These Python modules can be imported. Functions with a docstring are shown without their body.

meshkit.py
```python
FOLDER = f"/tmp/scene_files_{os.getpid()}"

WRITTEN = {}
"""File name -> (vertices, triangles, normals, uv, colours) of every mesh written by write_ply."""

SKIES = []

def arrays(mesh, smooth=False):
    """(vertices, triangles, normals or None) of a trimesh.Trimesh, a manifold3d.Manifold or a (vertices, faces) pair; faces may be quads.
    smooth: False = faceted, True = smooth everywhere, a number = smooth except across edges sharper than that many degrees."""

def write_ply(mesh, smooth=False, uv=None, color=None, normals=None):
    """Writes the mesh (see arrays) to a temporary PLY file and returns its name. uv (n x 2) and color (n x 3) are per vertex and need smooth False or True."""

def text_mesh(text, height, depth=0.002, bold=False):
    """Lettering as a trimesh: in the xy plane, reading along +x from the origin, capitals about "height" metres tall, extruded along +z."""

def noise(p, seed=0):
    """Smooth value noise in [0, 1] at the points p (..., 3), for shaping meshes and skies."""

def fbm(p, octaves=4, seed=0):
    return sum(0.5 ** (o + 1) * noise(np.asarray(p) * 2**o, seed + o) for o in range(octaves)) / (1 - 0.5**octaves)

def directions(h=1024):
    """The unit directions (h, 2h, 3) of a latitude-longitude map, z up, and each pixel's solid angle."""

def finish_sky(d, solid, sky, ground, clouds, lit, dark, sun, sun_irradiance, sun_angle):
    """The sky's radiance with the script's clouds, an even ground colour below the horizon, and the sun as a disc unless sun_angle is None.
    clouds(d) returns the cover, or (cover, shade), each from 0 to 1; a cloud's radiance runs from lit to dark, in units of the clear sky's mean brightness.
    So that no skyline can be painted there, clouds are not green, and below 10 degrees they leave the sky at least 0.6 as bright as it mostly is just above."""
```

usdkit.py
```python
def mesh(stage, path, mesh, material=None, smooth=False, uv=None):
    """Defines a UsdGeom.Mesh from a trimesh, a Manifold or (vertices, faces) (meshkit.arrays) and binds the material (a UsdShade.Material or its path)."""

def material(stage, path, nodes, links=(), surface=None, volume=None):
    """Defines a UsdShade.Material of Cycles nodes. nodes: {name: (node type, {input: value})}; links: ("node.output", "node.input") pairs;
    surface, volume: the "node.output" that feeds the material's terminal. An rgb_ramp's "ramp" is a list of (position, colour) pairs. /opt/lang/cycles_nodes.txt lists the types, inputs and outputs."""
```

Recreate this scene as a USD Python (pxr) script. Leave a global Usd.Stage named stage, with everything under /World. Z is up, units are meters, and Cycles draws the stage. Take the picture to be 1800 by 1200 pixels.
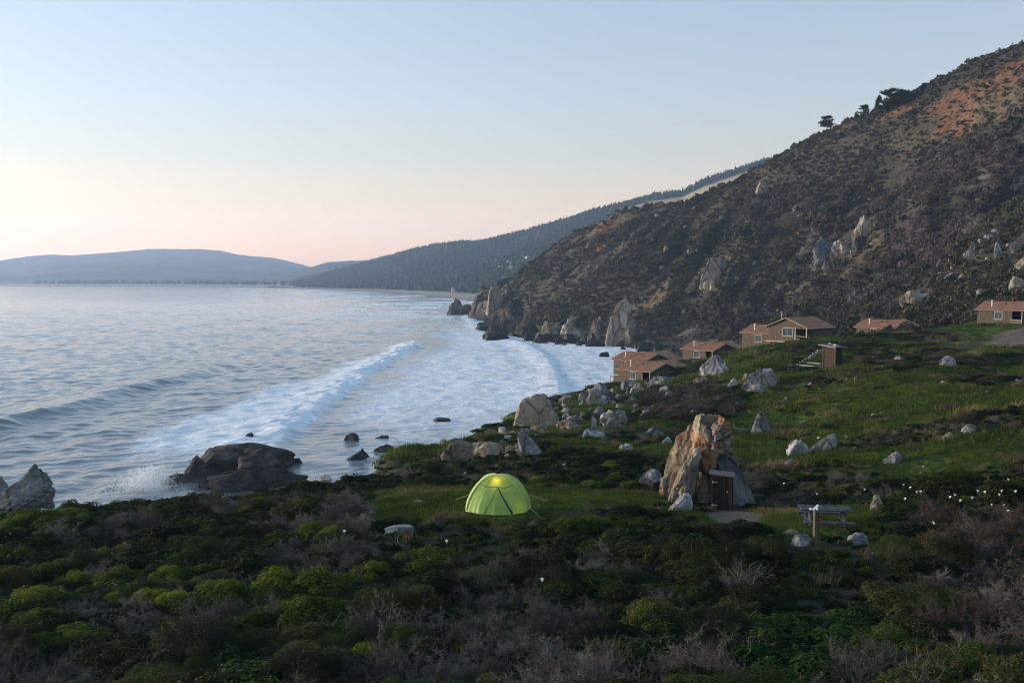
import math, random
import numpy as np, trimesh, usdkit, meshkit
from pxr import Usd, UsdGeom, UsdLux, UsdShade, Sdf, Gf, Vt
from scipy.interpolate import RBFInterpolator, RegularGridInterpolator

stage = Usd.Stage.CreateInMemory()
UsdGeom.SetStageUpAxis(stage, 'Z'); UsdGeom.SetStageMetersPerUnit(stage, 1.0)
WORLD = UsdGeom.Xform.Define(stage, '/World').GetPrim(); stage.SetDefaultPrim(WORLD)
UsdGeom.Scope.Define(stage, '/World/Looks')
_T = Sdf.ValueTypeNames

# ------------------------------------------------------------------ camera, sky, sun, exposure
CAM_Z, FPX, HORIZON = 26.0, 1750.0, 487.0
PITCH = math.atan((600 - HORIZON) / FPX)
EXPOSURE = 1.62
SUN_AZ = math.atan2(-0.955, 0.30)        # direction towards the set sun: left of the picture
SUN_EL = math.radians(4.5)
cam = UsdGeom.Camera.Define(stage, '/World/Camera')
cam.CreateHorizontalApertureAttr(36.0); cam.CreateVerticalApertureAttr(24.0)
cam.CreateFocalLengthAttr(36.0 * FPX / 1800); cam.CreateClippingRangeAttr((0.1, 40000.0))
cam.AddTranslateOp().Set(Gf.Vec3d(0, 0, CAM_Z)); cam.AddRotateXOp().Set(90 - math.degrees(PITCH))
cam.CreateExposureAttr(EXPOSURE)

dome = UsdLux.DomeLight.Define(stage, '/World/sky')
dome.GetPrim().SetCustomDataByKey('kind', 'structure')
SKY_STRENGTH = 0.15
sky_mat = usdkit.material(stage, '/World/Looks/sky', {
    'co': ('texture_coordinate', {}),
    'sep': ('separate_xyz', {}),
    'sky': ('sky_texture', {'sky_type': 'single_scattering', 'sun_disc': False, 'sun_elevation': SUN_EL, 'sun_rotation': SUN_AZ, 'air_density': 1.0, 'aerosol_density': 0.6, 'ozone_density': 1.6, 'altitude': 30.0}),
    # thin high haze: streaks stretched along the horizon push the low band to and fro
    'map': ('mapping', {'scale': (2.2, 2.2, 60.0)}),
    'nz': ('noise_texture', {'scale': 1.0, 'detail': 4.0, 'roughness': 0.55}),
    'nzo': ('math', {'math_type': 'multiply_add', 'value2': 0.030, 'value3': -0.015}),
    'zz': ('math', {'math_type': 'add'}),
    'zr': ('map_range', {'from_min': -0.05, 'from_max': 0.95, 'to_min': 0.0, 'to_max': 1.0, 'clamp': True}),
    'tint': ('rgb_ramp', {'ramp': [(0.0, (1.0, 0.95, 1.0)), (0.050, (1.10, 0.99, 1.02)), (0.058, (1.52, 0.98, 0.88)), (0.074, (1.74, 0.96, 0.60)), (0.094, (1.54, 0.92, 0.56)), (0.124, (1.22, 0.88, 0.61)), (0.170, (0.93, 0.87, 0.80)), (0.218, (0.87, 0.93, 1.03)), (0.315, (0.79, 0.985, 1.27)), (1.0, (0.56, 0.98, 1.60))]}),
    'bw': ('rgb_to_bw', {}),
    'pw': ('math', {'math_type': 'power', 'value2': 0.60}),
    'pk': ('math', {'math_type': 'multiply', 'value2': 1.06}),
    'mul': ('mix_color', {'blend_type': 'multiply', 'fac': 1.0, 'use_clamp': False}),
    'mixs': ('mix_color', {'blend_type': 'mix', 'fac': 0.20, 'use_clamp': False}),
    'bg': ('background_shader', {'strength': SKY_STRENGTH}),
}, [('co.generated', 'sep.vector'), ('co.generated', 'map.vector'), ('map.vector', 'nz.vector'), ('nz.fac', 'nzo.value1'), ('sep.z', 'zz.value1'), ('nzo.value', 'zz.value2'), ('zz.value', 'zr.value'),
    ('zr.result', 'tint.fac'), ('sky.color', 'bw.color'), ('bw.val', 'pw.value1'), ('pw.value', 'pk.value1'), ('pk.value', 'mul.a'), ('tint.color', 'mul.b'), ('mul.result', 'mixs.a'), ('sky.color', 'mixs.b'), ('mixs.result', 'bg.color')], surface='bg.background')
UsdShade.MaterialBindingAPI.Apply(dome.GetPrim()).Bind(sky_mat)
sun = UsdLux.DistantLight.Define(stage, '/World/sun')
sun.CreateIntensityAttr(0.90); sun.CreateAngleAttr(14.0); sun.CreateColorAttr(Gf.Vec3f(1.0, 0.86, 0.72)); sun.CreateNormalizeAttr(True)
sun.AddRotateZOp().Set(math.degrees(math.atan2(-0.955, -0.30))); sun.AddRotateXOp().Set(90 - math.degrees(SUN_EL))


# ------------------------------------------------------------------ helpers
rng = np.random.default_rng(7)
used = {}
def numbered(name):
    n = used.get(name, -1) + 1; used[name] = n
    return name if n == 0 else f'{name}_{n:03d}'

def path_in(name, parent=None):
    if parent is None:
        return '/World/' + numbered(name)
    pp = str(parent.GetPath()); key = pp + '/' + name
    n = used.get(key, -1) + 1; used[key] = n
    return key if n == 0 else f'{key}_{n:03d}'

def tag(p, label=None, cat=None, group=None, kind=None):
    for k, v in (('label', label), ('category', cat), ('group', group), ('kind', kind)):
        if v: p.SetCustomDataByKey(k, v)
    return p

def thing(name, loc=(0, 0, 0), rz=0.0, label=None, cat=None, group=None):
    x = UsdGeom.Xform.Define(stage, path_in(name))
    x.AddTranslateOp().Set(Gf.Vec3d(*map(float, loc))); x.AddRotateZOp().Set(float(rz))
    x.AddScaleOp().Set(Gf.Vec3f(1, 1, 1))
    return tag(x.GetPrim(), label, cat, group)

def angle_mesh(path, mesh, mat, deg):
    v, f = np.asarray(mesh.vertices, float), np.asarray(mesh.faces)
    fn = np.cross(v[f[:, 1]] - v[f[:, 0]], v[f[:, 2]] - v[f[:, 0]]); vn = np.zeros_like(v)
    for k in range(3): np.add.at(vn, f[:, k], fn)
    u = lambda a: a / (np.linalg.norm(a, axis=-1, keepdims=True) + 1e-12)
    fn, vc = u(fn)[:, None], u(vn)[f]; d = (fn * vc).sum(-1, keepdims=True); c = math.cos(math.radians(deg))
    w = np.clip((d - (c - .12)) / .12, 0, 1); n = u(vc * w + fn * (1 - w))
    m = usdkit.mesh(stage, path, (v[f].reshape(-1, 3), np.arange(len(f) * 3).reshape(-1, 3)), mat)
    m.CreateNormalsAttr(Vt.Vec3fArray.FromNumpy(n.reshape(-1, 3).astype(np.float32))); m.SetNormalsInterpolation('vertex')
    return m

def obj(name, mesh, mat, parent=None, smooth=False, pv=None, loc=None, rz=0.0, scale=None, **t):
    if smooth is not False and smooth is not True and isinstance(mesh, trimesh.Trimesh): m = angle_mesh(path_in(name, parent), mesh, mat, smooth)
    else: m = usdkit.mesh(stage, path_in(name, parent), mesh, mat, smooth=smooth)
    if loc is not None:
        m.AddTranslateOp().Set(Gf.Vec3d(*map(float, loc)))
        if rz: m.AddRotateZOp().Set(float(rz))
        if scale is not None: m.AddScaleOp().Set(Gf.Vec3f(*([float(scale)] * 3 if np.ndim(scale) == 0 else map(float, scale))))
    for k, a in (pv or {}).items():
        UsdGeom.PrimvarsAPI(m).CreatePrimvar(k, _T.FloatArray, 'vertex').Set(Vt.FloatArray.FromNumpy(np.asarray(a, np.float32)))
    return tag(m.GetPrim(), **t)

def proto(name):
    """A class prim under /World whose children the copies reference."""
    return stage.CreateClassPrim('/World/' + name)

def copy_of(source, name, loc, rz=0.0, scale=1.0, label=None, cat=None, group=None, tilt=None):
    x = UsdGeom.Xform.Define(stage, path_in(name))
    x.AddTranslateOp().Set(Gf.Vec3d(*map(float, loc))); x.AddRotateZOp().Set(float(rz))
    if tilt: x.AddRotateXOp().Set(float(tilt))
    x.AddScaleOp().Set(Gf.Vec3f(*([float(scale)] * 3 if np.ndim(scale) == 0 else map(float, scale))))
    p = x.GetPrim(); p.GetReferences().AddInternalReference(source.GetPath()); p.SetInstanceable(True)
    return tag(p, label, cat, group)

def scatter(name, protos, pos, rz, scale, which, tilt=None, **t):
    """Many copies as one stuff object. protos: list of (mesh, material)."""
    pi = UsdGeom.PointInstancer.Define(stage, path_in(name))
    rel = pi.CreatePrototypesRel()
    for k, (m, mat) in enumerate(protos):
        pm = usdkit.mesh(stage, f'{pi.GetPath()}/piece_{k + 1:03d}', m, mat); rel.AddTarget(pm.GetPath())
    pos = np.asarray(pos, np.float32); n = len(pos)
    rz = np.radians(np.asarray(rz, float)) / 2
    q = np.zeros((n, 4), np.float32); q[:, 3] = np.cos(rz); q[:, 2] = np.sin(rz)      # x y z w
    pi.CreatePositionsAttr(Vt.Vec3fArray.FromNumpy(pos))
    pi.CreateOrientationsAttr(Vt.QuathArray([Gf.Quath(float(a[3]), float(a[0]), float(a[1]), float(a[2])) for a in q]))
    sc = np.asarray(scale, np.float32)
    if sc.ndim == 1: sc = np.repeat(sc[:, None], 3, 1)
    pi.CreateScalesAttr(Vt.Vec3fArray.FromNumpy(np.ascontiguousarray(sc)))
    pi.CreateProtoIndicesAttr(Vt.IntArray.FromNumpy(np.asarray(which, np.int32)))
    t.setdefault('kind', 'stuff')
    return tag(pi.GetPrim(), **t)

def ray_dir(u, v):
    xc, yc = (np.asarray(u, float) - 900) / FPX, -(np.asarray(v, float) - 600) / FPX
    c, s = math.cos(PITCH), math.sin(PITCH)
    dy = c + yc * s; dz = -s + yc * c
    return xc / dy, dz / dy            # per metre of forward distance

def at(u, v, d):
    a, b = ray_dir(u, v)
    return np.array([a * d, d, CAM_Z + b * d]).T

def pix(x, y, z):
    c, s = math.cos(PITCH), math.sin(PITCH)
    zr = np.asarray(z) - CAM_Z; f = y * c - zr * s; up = y * s + zr * c
    return 900 + FPX * x / f, 600 - FPX * up / f

def on_sea(u, v):
    a, b = ray_dir(u, v); d = -CAM_Z / b
    return np.array([a * d, d])

def seg_dist(px, py, line):
    best = np.full(np.shape(px), 1e18)
    for (ax, ay), (bx, by) in zip(line[:-1], line[1:]):
        dx, dy = bx - ax, by - ay
        t = np.clip(((px - ax) * dx + (py - ay) * dy) / (dx * dx + dy * dy + 1e-12), 0, 1)
        best = np.minimum(best, (px - ax - t * dx) ** 2 + (py - ay - t * dy) ** 2)
    return np.sqrt(best)

def inside(px, py, poly):
    r = np.zeros(np.shape(px), bool)
    for (ax, ay), (bx, by) in zip(poly, np.roll(poly, -1, 0)):
        hit = (ay > py) != (by > py)
        with np.errstate(divide='ignore', invalid='ignore'):
            r ^= hit & (px < (bx - ax) * (py - ay) / (by - ay + 1e-30) + ax)
    return r

def sstep(x, a, b):
    t = np.clip((np.asarray(x, float) - a) / (b - a), 0, 1); return t * t * (3 - 2 * t)

def fbm2(x, y, s, o=4, seed=0):
    return meshkit.fbm(np.stack([np.asarray(x) / s, np.asarray(y) / s, np.zeros_like(x) + 0.37 * seed], -1), o, seed) - 0.5

def grid_faces(ny, nx):
    i = np.arange(ny * nx).reshape(ny, nx)
    a, b, c, d = i[:-1, :-1].ravel(), i[:-1, 1:].ravel(), i[1:, 1:].ravel(), i[1:, :-1].ravel()
    return np.vstack([np.stack([a, b, c], 1), np.stack([a, c, d], 1)])

def M(name, nodes, links=(), surface='p.BSDF', **k):
    return usdkit.material(stage, '/World/Looks/' + name, nodes, links, surface=surface, **k)

# ------------------------------------------------------------------ the lie of the land (heights of headland and hillside)
LAND = [(0, -15, 25.2), (-30, -15, 23), (30, -15, 26), (-60, -15, 19), (60, -15, 28), (0, 0, 23.6), (-15, 0, 22), (15, 0, 24.6), (-40, 5, 18.5), (40, 0, 25.5),
        (0, 8, 21.0), (0, 13, 19.4), (0, 20, 18.35), (0, 28, 17.65), (-1, 36, 17.35), (5, 36, 17.3), (2, 39, 17.2), (0, 43, 17.0),
        (-10, 15, 18.6), (-10, 25, 17.4), (-15, 35, 16.7), (-8, 35, 17.0), (-22, 36, 16.4), (-30, 30, 16.4), (-40, 20, 17), (-60, 10, 16.5),
        (10, 15, 19.6), (12, 25, 18.3), (20, 30, 18.6), (25, 38, 18.4), (30, 25, 20), (-6, 47, 16.3), (-3, 55, 15.6)]
def rise(v, d, u=0): return v + (5 + (10 if 1090 < u < 1320 and v < 380 else 4 if 1090 < u < 1430 and v < 380 else 0) if d > 330 and v < 500 else 0)
for u, v, d in [(1270, 893, 44), (1100, 850, 47), (1200, 800, 58), (1200, 750, 74), (1200, 700, 100), (1000, 800, 58), (1000, 750, 78), (850, 850, 46),
                (1600, 850, 43), (1600, 800, 50), (1750, 850, 38), (1750, 950, 27), (1600, 950, 29), (1450, 935, 30), (1350, 890, 40), (1900, 900, 33), (1500, 750, 62), (1350, 750, 70), (1350, 700, 88), (1600, 700, 70), (1790, 700, 60), (1790, 640, 84),
                (1790, 590, 125), (1900, 570, 140), (1900, 650, 80), (2100, 560, 140), (2100, 700, 60),
                (740, 800, 60), (880, 752, 80), (1000, 702, 118), (1090, 680, 146), (1180, 681, 146), (1400, 607, 144), (1340, 612, 146), (1300, 640, 128), (1480, 597, 144), (1465, 652, 112), (1345, 686, 95), (1255, 662, 120),
                (1215, 631, 172), (1290, 622, 168), (1600, 586, 160), (1540, 590, 160), (1640, 582, 150), (1690, 577, 150), (1750, 573, 150), (1800, 570, 152), (1550, 650, 92), (1650, 620, 105), (1600, 600, 135),
                # foot and spur of the hill
                (1500, 562, 215), (1400, 585, 240), (1300, 600, 280), (1230, 612, 320), (1600, 540, 200), (1700, 470, 212), (1800, 385, 225), (1900, 320, 232), (2000, 250, 240), (1660, 545, 185), (1740, 505, 190), (1800, 480, 185), (1900, 450, 185), (2100, 400, 190),
                # gully behind the spur
                (1560, 505, 255), (1660, 455, 280), (1760, 385, 295), (1860, 310, 300),
                # face of the hill
                (1100, 590, 385), (1140, 560, 405), (1000, 585, 430), (940, 575, 470), (900, 562, 540), (880, 545, 600), (1200, 560, 380), (1300, 540, 350), (1400, 500, 340), (1500, 450, 330), (1600, 400, 325), (1700, 330, 325), (1800, 260, 320),
                (1150, 500, 430), (1250, 470, 415), (1350, 420, 400), (1450, 370, 390), (1550, 320, 380), (1650, 260, 368), (1750, 190, 352), (1050, 500, 480), (960, 530, 530), (920, 510, 600), (1000, 465, 545), (1120, 430, 500), (1260, 390, 460), (1400, 320, 435), (1550, 250, 410), (1700, 170, 375),
                # skyline
                (860, 505, 690), (900, 490, 655), (930, 471, 630), (960, 455, 610), (1000, 428, 585), (1020, 415, 575), (1060, 386, 560), (1100, 376, 545), (1150, 366, 530), (1200, 353, 515), (1240, 345, 505), (1270, 326, 495), (1300, 306, 485), (1340, 291, 475), (1375, 276, 465), (1400, 259, 460), (1440, 236, 450), (1480, 222, 442), (1520, 206, 435), (1560, 194, 427), (1600, 176, 417), (1650, 158, 402), (1700, 135, 388), (1750, 122, 376), (1800, 102, 366), (1900, 46, 350), (2000, -10, 335)]:
    LAND.append(tuple(at(u, rise(v, d, u), d)))
    if v < 510 and d > 600 or (v < 400 and d > 330 and (u, v) in [(1060, 386), (1150, 366), (1270, 326), (1375, 276), (1480, 222), (1600, 176), (1700, 135), (1800, 102), (1900, 46), (2000, -10)]):
        p = at(u, v, d); LAND.append((p[0] + 30, p[1] + 110, p[2] - 14)); LAND.append((p[0] + 50, p[1] + 240, p[2] - 40))
LAND = np.array(LAND)
tps = RBFInterpolator(LAND[:, :2] / 100, LAND[:, 2], kernel='thin_plate_spline', smoothing=0.002)

# edge of the land: cliff-top near by, water line under the hill
COAST = np.array([(-400, -60), (-110, -5), (-70, 18), (-42, 32), (-28, 38), (-20, 40.5), (-14, 44), (-9.5, 46.5), (-5.4, 52.5), (-3.6, 60), (-1.8, 70), (0.2, 81), (3, 100), (7, 120), (12, 140), (15.5, 157), (22, 172), (27, 188), (33, 205), (42, 240), (52, 285), (57, 325), (51, 355),
                  (40, 378), (24, 388), (11, 400), (3, 425), (-4, 455), (-8, 490), (-12, 520), (-16, 570), (-18, 615), (-21, 660), (-20, 720), (0, 800), (40, 900), (900, 1000), (900, -400), (-400, -400)], float)

def cliff_width(y):
    return np.interp(y, [60, 160, 240, 380, 700], [18, 22, 16, 9, 14])

def land_z(x, y):
    x, y = np.asarray(x, float), np.asarray(y, float)
    sh = x.shape; xf, yf = x.ravel(), y.ravel()
    z = np.concatenate([tps(np.stack([xf[i:i + 60000], yf[i:i + 60000]], 1) / 100) for i in range(0, len(xf), 60000)])
    hill = sstep(yf, 180, 260)
    far = sstep(yf, 20, 90)
    # gullies run down the hill, mostly across the picture
    g = fbm2(xf + yf * 0.3, yf - xf * 0.2, 60, 5, 3)
    p, q = -.70 * xf + .72 * yf, -.72 * xf - .70 * yf
    wp = fbm2(p, q, 70, 3, 14) * 60
    rid = lambda s1, s2, sd: 1 - np.abs(2 * meshkit.fbm(np.stack([(p + wp) / s1, q / s2, p * 0 + sd], -1), 4, sd) - 1)
    gul = (rid(46, 150, 15) - .72) * 22 + (rid(17, 60, 16) - .72) * 6.5
    z = z + hill * sstep(z, 4, 24) * gul * (1 - .75 * sstep(z, 38, 75))
    z = z + hill * (g * 6 + fbm2(xf, yf, 14, 4, 5) * 4.0) + (1 - hill) * (fbm2(xf, yf, 9, 4, 8) * (0.5 + 1.7 * far) + fbm2(xf, yf, 4, 3, 18) * .9 * far + fbm2(xf, yf, 2.2, 3, 9) * 0.25)
    d = seg_dist(xf, yf, COAST); out = ~inside(xf, yf, COAST)
    w = cliff_width(yf)
    n = fbm2(xf, yf, 7, 4, 11) * 0.55
    t = np.where(out, d / w + n * np.clip(d / 3, 0, 1), 0)
    t = np.clip(t, 0, 1)
    z = z * (1 - sstep(t, 0, 1)) + -6.0 * sstep(t, 0, 1)
    rough = sstep(t, 0.02, 0.2) * (1 - sstep(t, 0.9, 1.0))
    z = z + rough * fbm2(xf, yf, 5, 4, 12) * 5
    # under the hill the land ends in a low rock cliff a few metres above the water
    lowcliff = sstep(yf, 250, 330) * np.where(out, 0, 1 - sstep(d, 0, 30))
    z = np.where(out, z, np.maximum(z, 0.6)) + lowcliff * fbm2(xf, yf, 10, 4, 13) * 5
    return z.reshape(sh)

def spaced(stops):
    """Coordinates from (start, step at start) stops; the step runs evenly between them."""
    out = [stops[0][0]]
    while out[-1] < stops[-1][0]:
        out.append(out[-1] + np.interp(out[-1], [s[0] for s in stops], [s[1] for s in stops]))
    return np.array(out)

GX = spaced([(-130, 6), (-60, 1.2), (-25, 0.5), (35, 0.5), (90, 1.1), (160, 2.2), (480, 6)])
GY = spaced([(-25, 2), (8, 0.4), (48, 0.4), (130, 0.8), (200, 1.3), (480, 2.2), (960, 7)])
XX, YY = np.meshgrid(GX, GY)
ZZ = land_z(XX, YY)
height = RegularGridInterpolator((GY, GX), ZZ, bounds_error=False, fill_value=None)
def ground(x, y):
    return height(np.stack([np.asarray(y, float), np.asarray(x, float)], -1))

RD = np.concatenate([np.arange(9, 60, 0.15), np.arange(60, 180, 0.4), np.arange(180, 760, 1.0)])
def hit(u, v):
    """Where the line of sight through a point of the photograph meets the land."""
    a, b = ray_dir(u, v)
    z = CAM_Z + b * RD; g = ground(a * RD, RD)
    k = np.nonzero(z <= g)[0]
    if len(k) == 0: return None
    k = k[0]; d = RD[k]
    if k:
        e0, e1 = z[k - 1] - g[k - 1], z[k] - g[k]; d = RD[k - 1] + (RD[k] - RD[k - 1]) * e0 / (e0 - e1 + 1e-9)
    return np.array([a * d, d, float(ground(a * d, d))])
#ENDLAND
def px_poly(pts):
    return np.array([hit(u, v)[:2] for u, v in pts])

CLEARING = px_poly([(640, 862), (720, 852), (830, 858), (1000, 852), (1120, 850), (1180, 868), (1170, 890), (1100, 900), (1010, 912), (935, 926), (800, 928), (650, 916)])
YARD = px_poly([(1125, 868), (1150, 888), (1210, 905), (1245, 900), (1340, 893), (1400, 890), (1540, 886), (1570, 930), (1470, 950), (1380, 945), (1330, 940), (1225, 925)])
PATH = px_poly([(1235, 903), (1300, 897), (1345, 905), (1330, 922), (1270, 926)])
ROAD = px_poly([(1800, 574), (1745, 590), (1740, 603), (1800, 606), (1900, 612), (1950, 570)])
MEADOW = px_poly([(1660, 592), (1700, 577), (1760, 572), (1830, 568), (1900, 612), (1740, 606), (1690, 604)])

def grass_amount(x, y):
    sh = np.shape(x); x, y = np.ravel(x), np.ravel(y)
    slope = sstep(y + fbm2(x, y, 12, 3, 21) * 12 + np.where(x > 12, 8, 0) * sstep(x, 10, 20), 50, 58)
    patch = sstep(fbm2(x + 0.6 * y, y * 1.6, 11, 5, 22), -0.09, 0.04) * 0.92
    g = slope * (1 - patch) * (1 - .75 * sstep(y + fbm2(x, y, 14, 3, 26) * 16 - np.where(x > 88, 0, 40), 152, 166))
    soft = fbm2(x, y, 3, 3, 23) * 1.5
    for poly in (CLEARING, YARD):
        d = seg_dist(x, y, np.vstack([poly, poly[:1]])); ins = inside(x, y, poly)
        g = np.maximum(g, sstep(np.where(ins, d, -d) + soft, -0.2, 0.8))
    d = seg_dist(x, y, np.vstack([MEADOW, MEADOW[:1]])); g = np.maximum(g, sstep(np.where(inside(x, y, MEADOW), d, -d), -1, 1))
    return g.reshape(sh)

def poly_amount(x, y, poly, w):
    d = seg_dist(x, y, np.vstack([poly, poly[:1]])); return sstep(np.where(inside(x, y, poly), d, -d), -w, w)

GRASS = np.where(YY < 200, grass_amount(XX, YY), 0)
BARE = np.maximum(poly_amount(XX, YY, PATH, 0.6), poly_amount(XX, YY, ROAD, 1.5))
CDIST = seg_dist(XX, YY, COAST); INSIDE = inside(XX, YY, COAST)
SLOPE = np.hypot(np.gradient(ZZ, GY, axis=0), np.gradient(ZZ, GX, axis=1))
ROCKY = np.clip(np.where(INSIDE, 0, 1) * sstep(CDIST + fbm2(XX, YY, 4, 3, 31) * 6, 3.5, 8), 0, 1)

UU, VV = pix(XX, np.maximum(YY, 5), ZZ)
def blobs(items, seed):
    m = np.zeros_like(XX)
    wob = fbm2(XX, YY + ZZ, 16, 4, seed) * 1.1 + fbm2(XX, YY + ZZ, 5, 3, seed + 50) * 0.7
    for u, v, a, b, ang, k in items:
        c, s = math.cos(math.radians(ang)), math.sin(math.radians(ang))
        p, q = (UU - u) * c - (VV - v) * s, (UU - u) * s + (VV - v) * c
        r = np.sqrt((p / a) ** 2 + (q / b) ** 2)
        m = np.maximum(m, k * (1 - sstep(r + wob, 0.75, 1.25)))
    return np.where(YY > 195, m, 0)
RED = .78 * blobs([(1775, 130, 62, 18, 25, 1), (1690, 170, 62, 15, 25, 1), (1685, 205, 34, 30, 40, .9), (1655, 232, 26, 10, 40, .8), (1580, 196, 50, 7, 22, .8), (1060, 394, 30, 14, 15, .9), (1010, 425, 26, 9, 40, .5), (1057, 437, 12, 7, 30, 1), (1480, 228, 50, 6, 22, .5), (965, 560, 12, 9, 0, .7)], 41)
TAN = 0.6 * blobs([(1745, 185, 50, 30, 20, .8), (1770, 160, 60, 20, 25, .6), (1710, 205, 30, 26, 40, .7), (1120, 372, 90, 12, 12, .75), (1170, 512, 85, 13, 33, .9), (1100, 490, 30, 10, 50, .4), (1000, 500, 50, 14, 50, .45), (1345, 315, 18, 20, 60, .5), (1230, 600, 90, 30, 10, .35), (1480, 480, 70, 30, 10, .4), (1600, 250, 70, 20, 20, .3), (1550, 425, 30, 14, 0, .6), (1640, 330, 60, 10, 35, .35)], 42)
PURPLE = blobs([(1720, 300, 110, 45, 20, .9), (1600, 330, 90, 25, 25, .7), (1500, 360, 90, 30, 25, .6), (1640, 420, 80, 50, 20, .9), (1520, 500, 90, 40, 0, .8), (1330, 380, 120, 25, 30, .5), (1060, 470, 60, 30, 30, .4), (1290, 560, 60, 30, 0, .6)], 43)
GREEN2 = blobs([(1740, 520, 120, 40, 25, .45), (1780, 420, 60, 50, 0, .35)], 44)
CRAG = sstep(fbm2(XX + YY * .4, YY - XX * .3, 26, 5, 36) + fbm2(XX, YY, 6, 3, 37) * .45, .13, .22) * np.where((YY > 215) & (ZZ > 5), .8, 0)
HILLROCK = np.maximum(CRAG, np.maximum(ROCKY, sstep(YY, 250, 330) * np.where(INSIDE, 1 - sstep(CDIST + fbm2(XX, YY, 8, 3, 33) * 16, 4, 15), 1)) * np.where(YY > 150, 1, 0))
WET = 1 - sstep(ZZ + fbm2(XX, YY, 6, 3, 34) * 5, 2.0, 7.5)

def noise(scale, detail=4.0, rough=0.55, **k):
    return ('noise_texture', {'scale': scale, 'detail': detail, 'roughness': rough, **k})

head_mat = M('headland', {
    'g': ('geometry', {}), 'grass': ('attribute', {'attribute': 'grass'}), 'bare': ('attribute', {'attribute': 'bare'}), 'rocky': ('attribute', {'attribute': 'rocky'}), 'wet': ('attribute', {'attribute': 'wet'}),
    'n1': noise(0.35, 6, 0.6), 'n2': noise(2.4, 5, 0.65), 'n3': noise(0.6, 8, 0.65),
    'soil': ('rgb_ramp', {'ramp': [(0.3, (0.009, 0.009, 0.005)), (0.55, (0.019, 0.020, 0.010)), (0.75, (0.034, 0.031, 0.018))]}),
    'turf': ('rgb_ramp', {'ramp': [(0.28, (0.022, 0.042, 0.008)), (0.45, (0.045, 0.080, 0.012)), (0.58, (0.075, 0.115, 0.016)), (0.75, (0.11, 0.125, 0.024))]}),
    'dirt': ('rgb_ramp', {'ramp': [(0.3, (0.075, 0.055, 0.045)), (0.7, (0.15, 0.115, 0.10))]}),
    'rock': ('rgb_ramp', {'ramp': [(0.3, (0.03, 0.03, 0.03)), (0.5, (0.10, 0.085, 0.065)), (0.7, (0.20, 0.17, 0.13))]}),
    'nn': ('math', {'math_type': 'multiply_add', 'value2': 0.55, 'value3': 0.0}), 'nm': ('math', {'math_type': 'multiply_add', 'value2': 0.45}),
    'm1': ('mix_color', {}), 'm2': ('mix_color', {}), 'm3': ('mix_color', {}),
    'b': ('bump', {'strength': 0.8, 'distance': 0.12}), 'p': ('principled_bsdf', {'roughness': 0.95, 'specular_ior_level': 0.15})},
    [('g.position', 'n1.vector'), ('g.position', 'n2.vector'), ('g.position', 'n3.vector'), ('n1.fac', 'nn.value1'), ('n2.fac', 'nm.value1'), ('nn.value', 'nm.value3'),
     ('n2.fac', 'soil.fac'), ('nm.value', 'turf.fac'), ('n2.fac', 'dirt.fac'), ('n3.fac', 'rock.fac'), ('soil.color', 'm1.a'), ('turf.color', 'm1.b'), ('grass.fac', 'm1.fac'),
     ('m1.result', 'm2.a'), ('dirt.color', 'm2.b'), ('bare.fac', 'm2.fac'), ('m2.result', 'm3.a'), ('rock.color', 'm3.b'), ('rocky.fac', 'm3.fac'), ('m3.result', 'p.base_color'), ('n2.fac', 'b.height'), ('b.normal', 'p.normal')])
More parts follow.
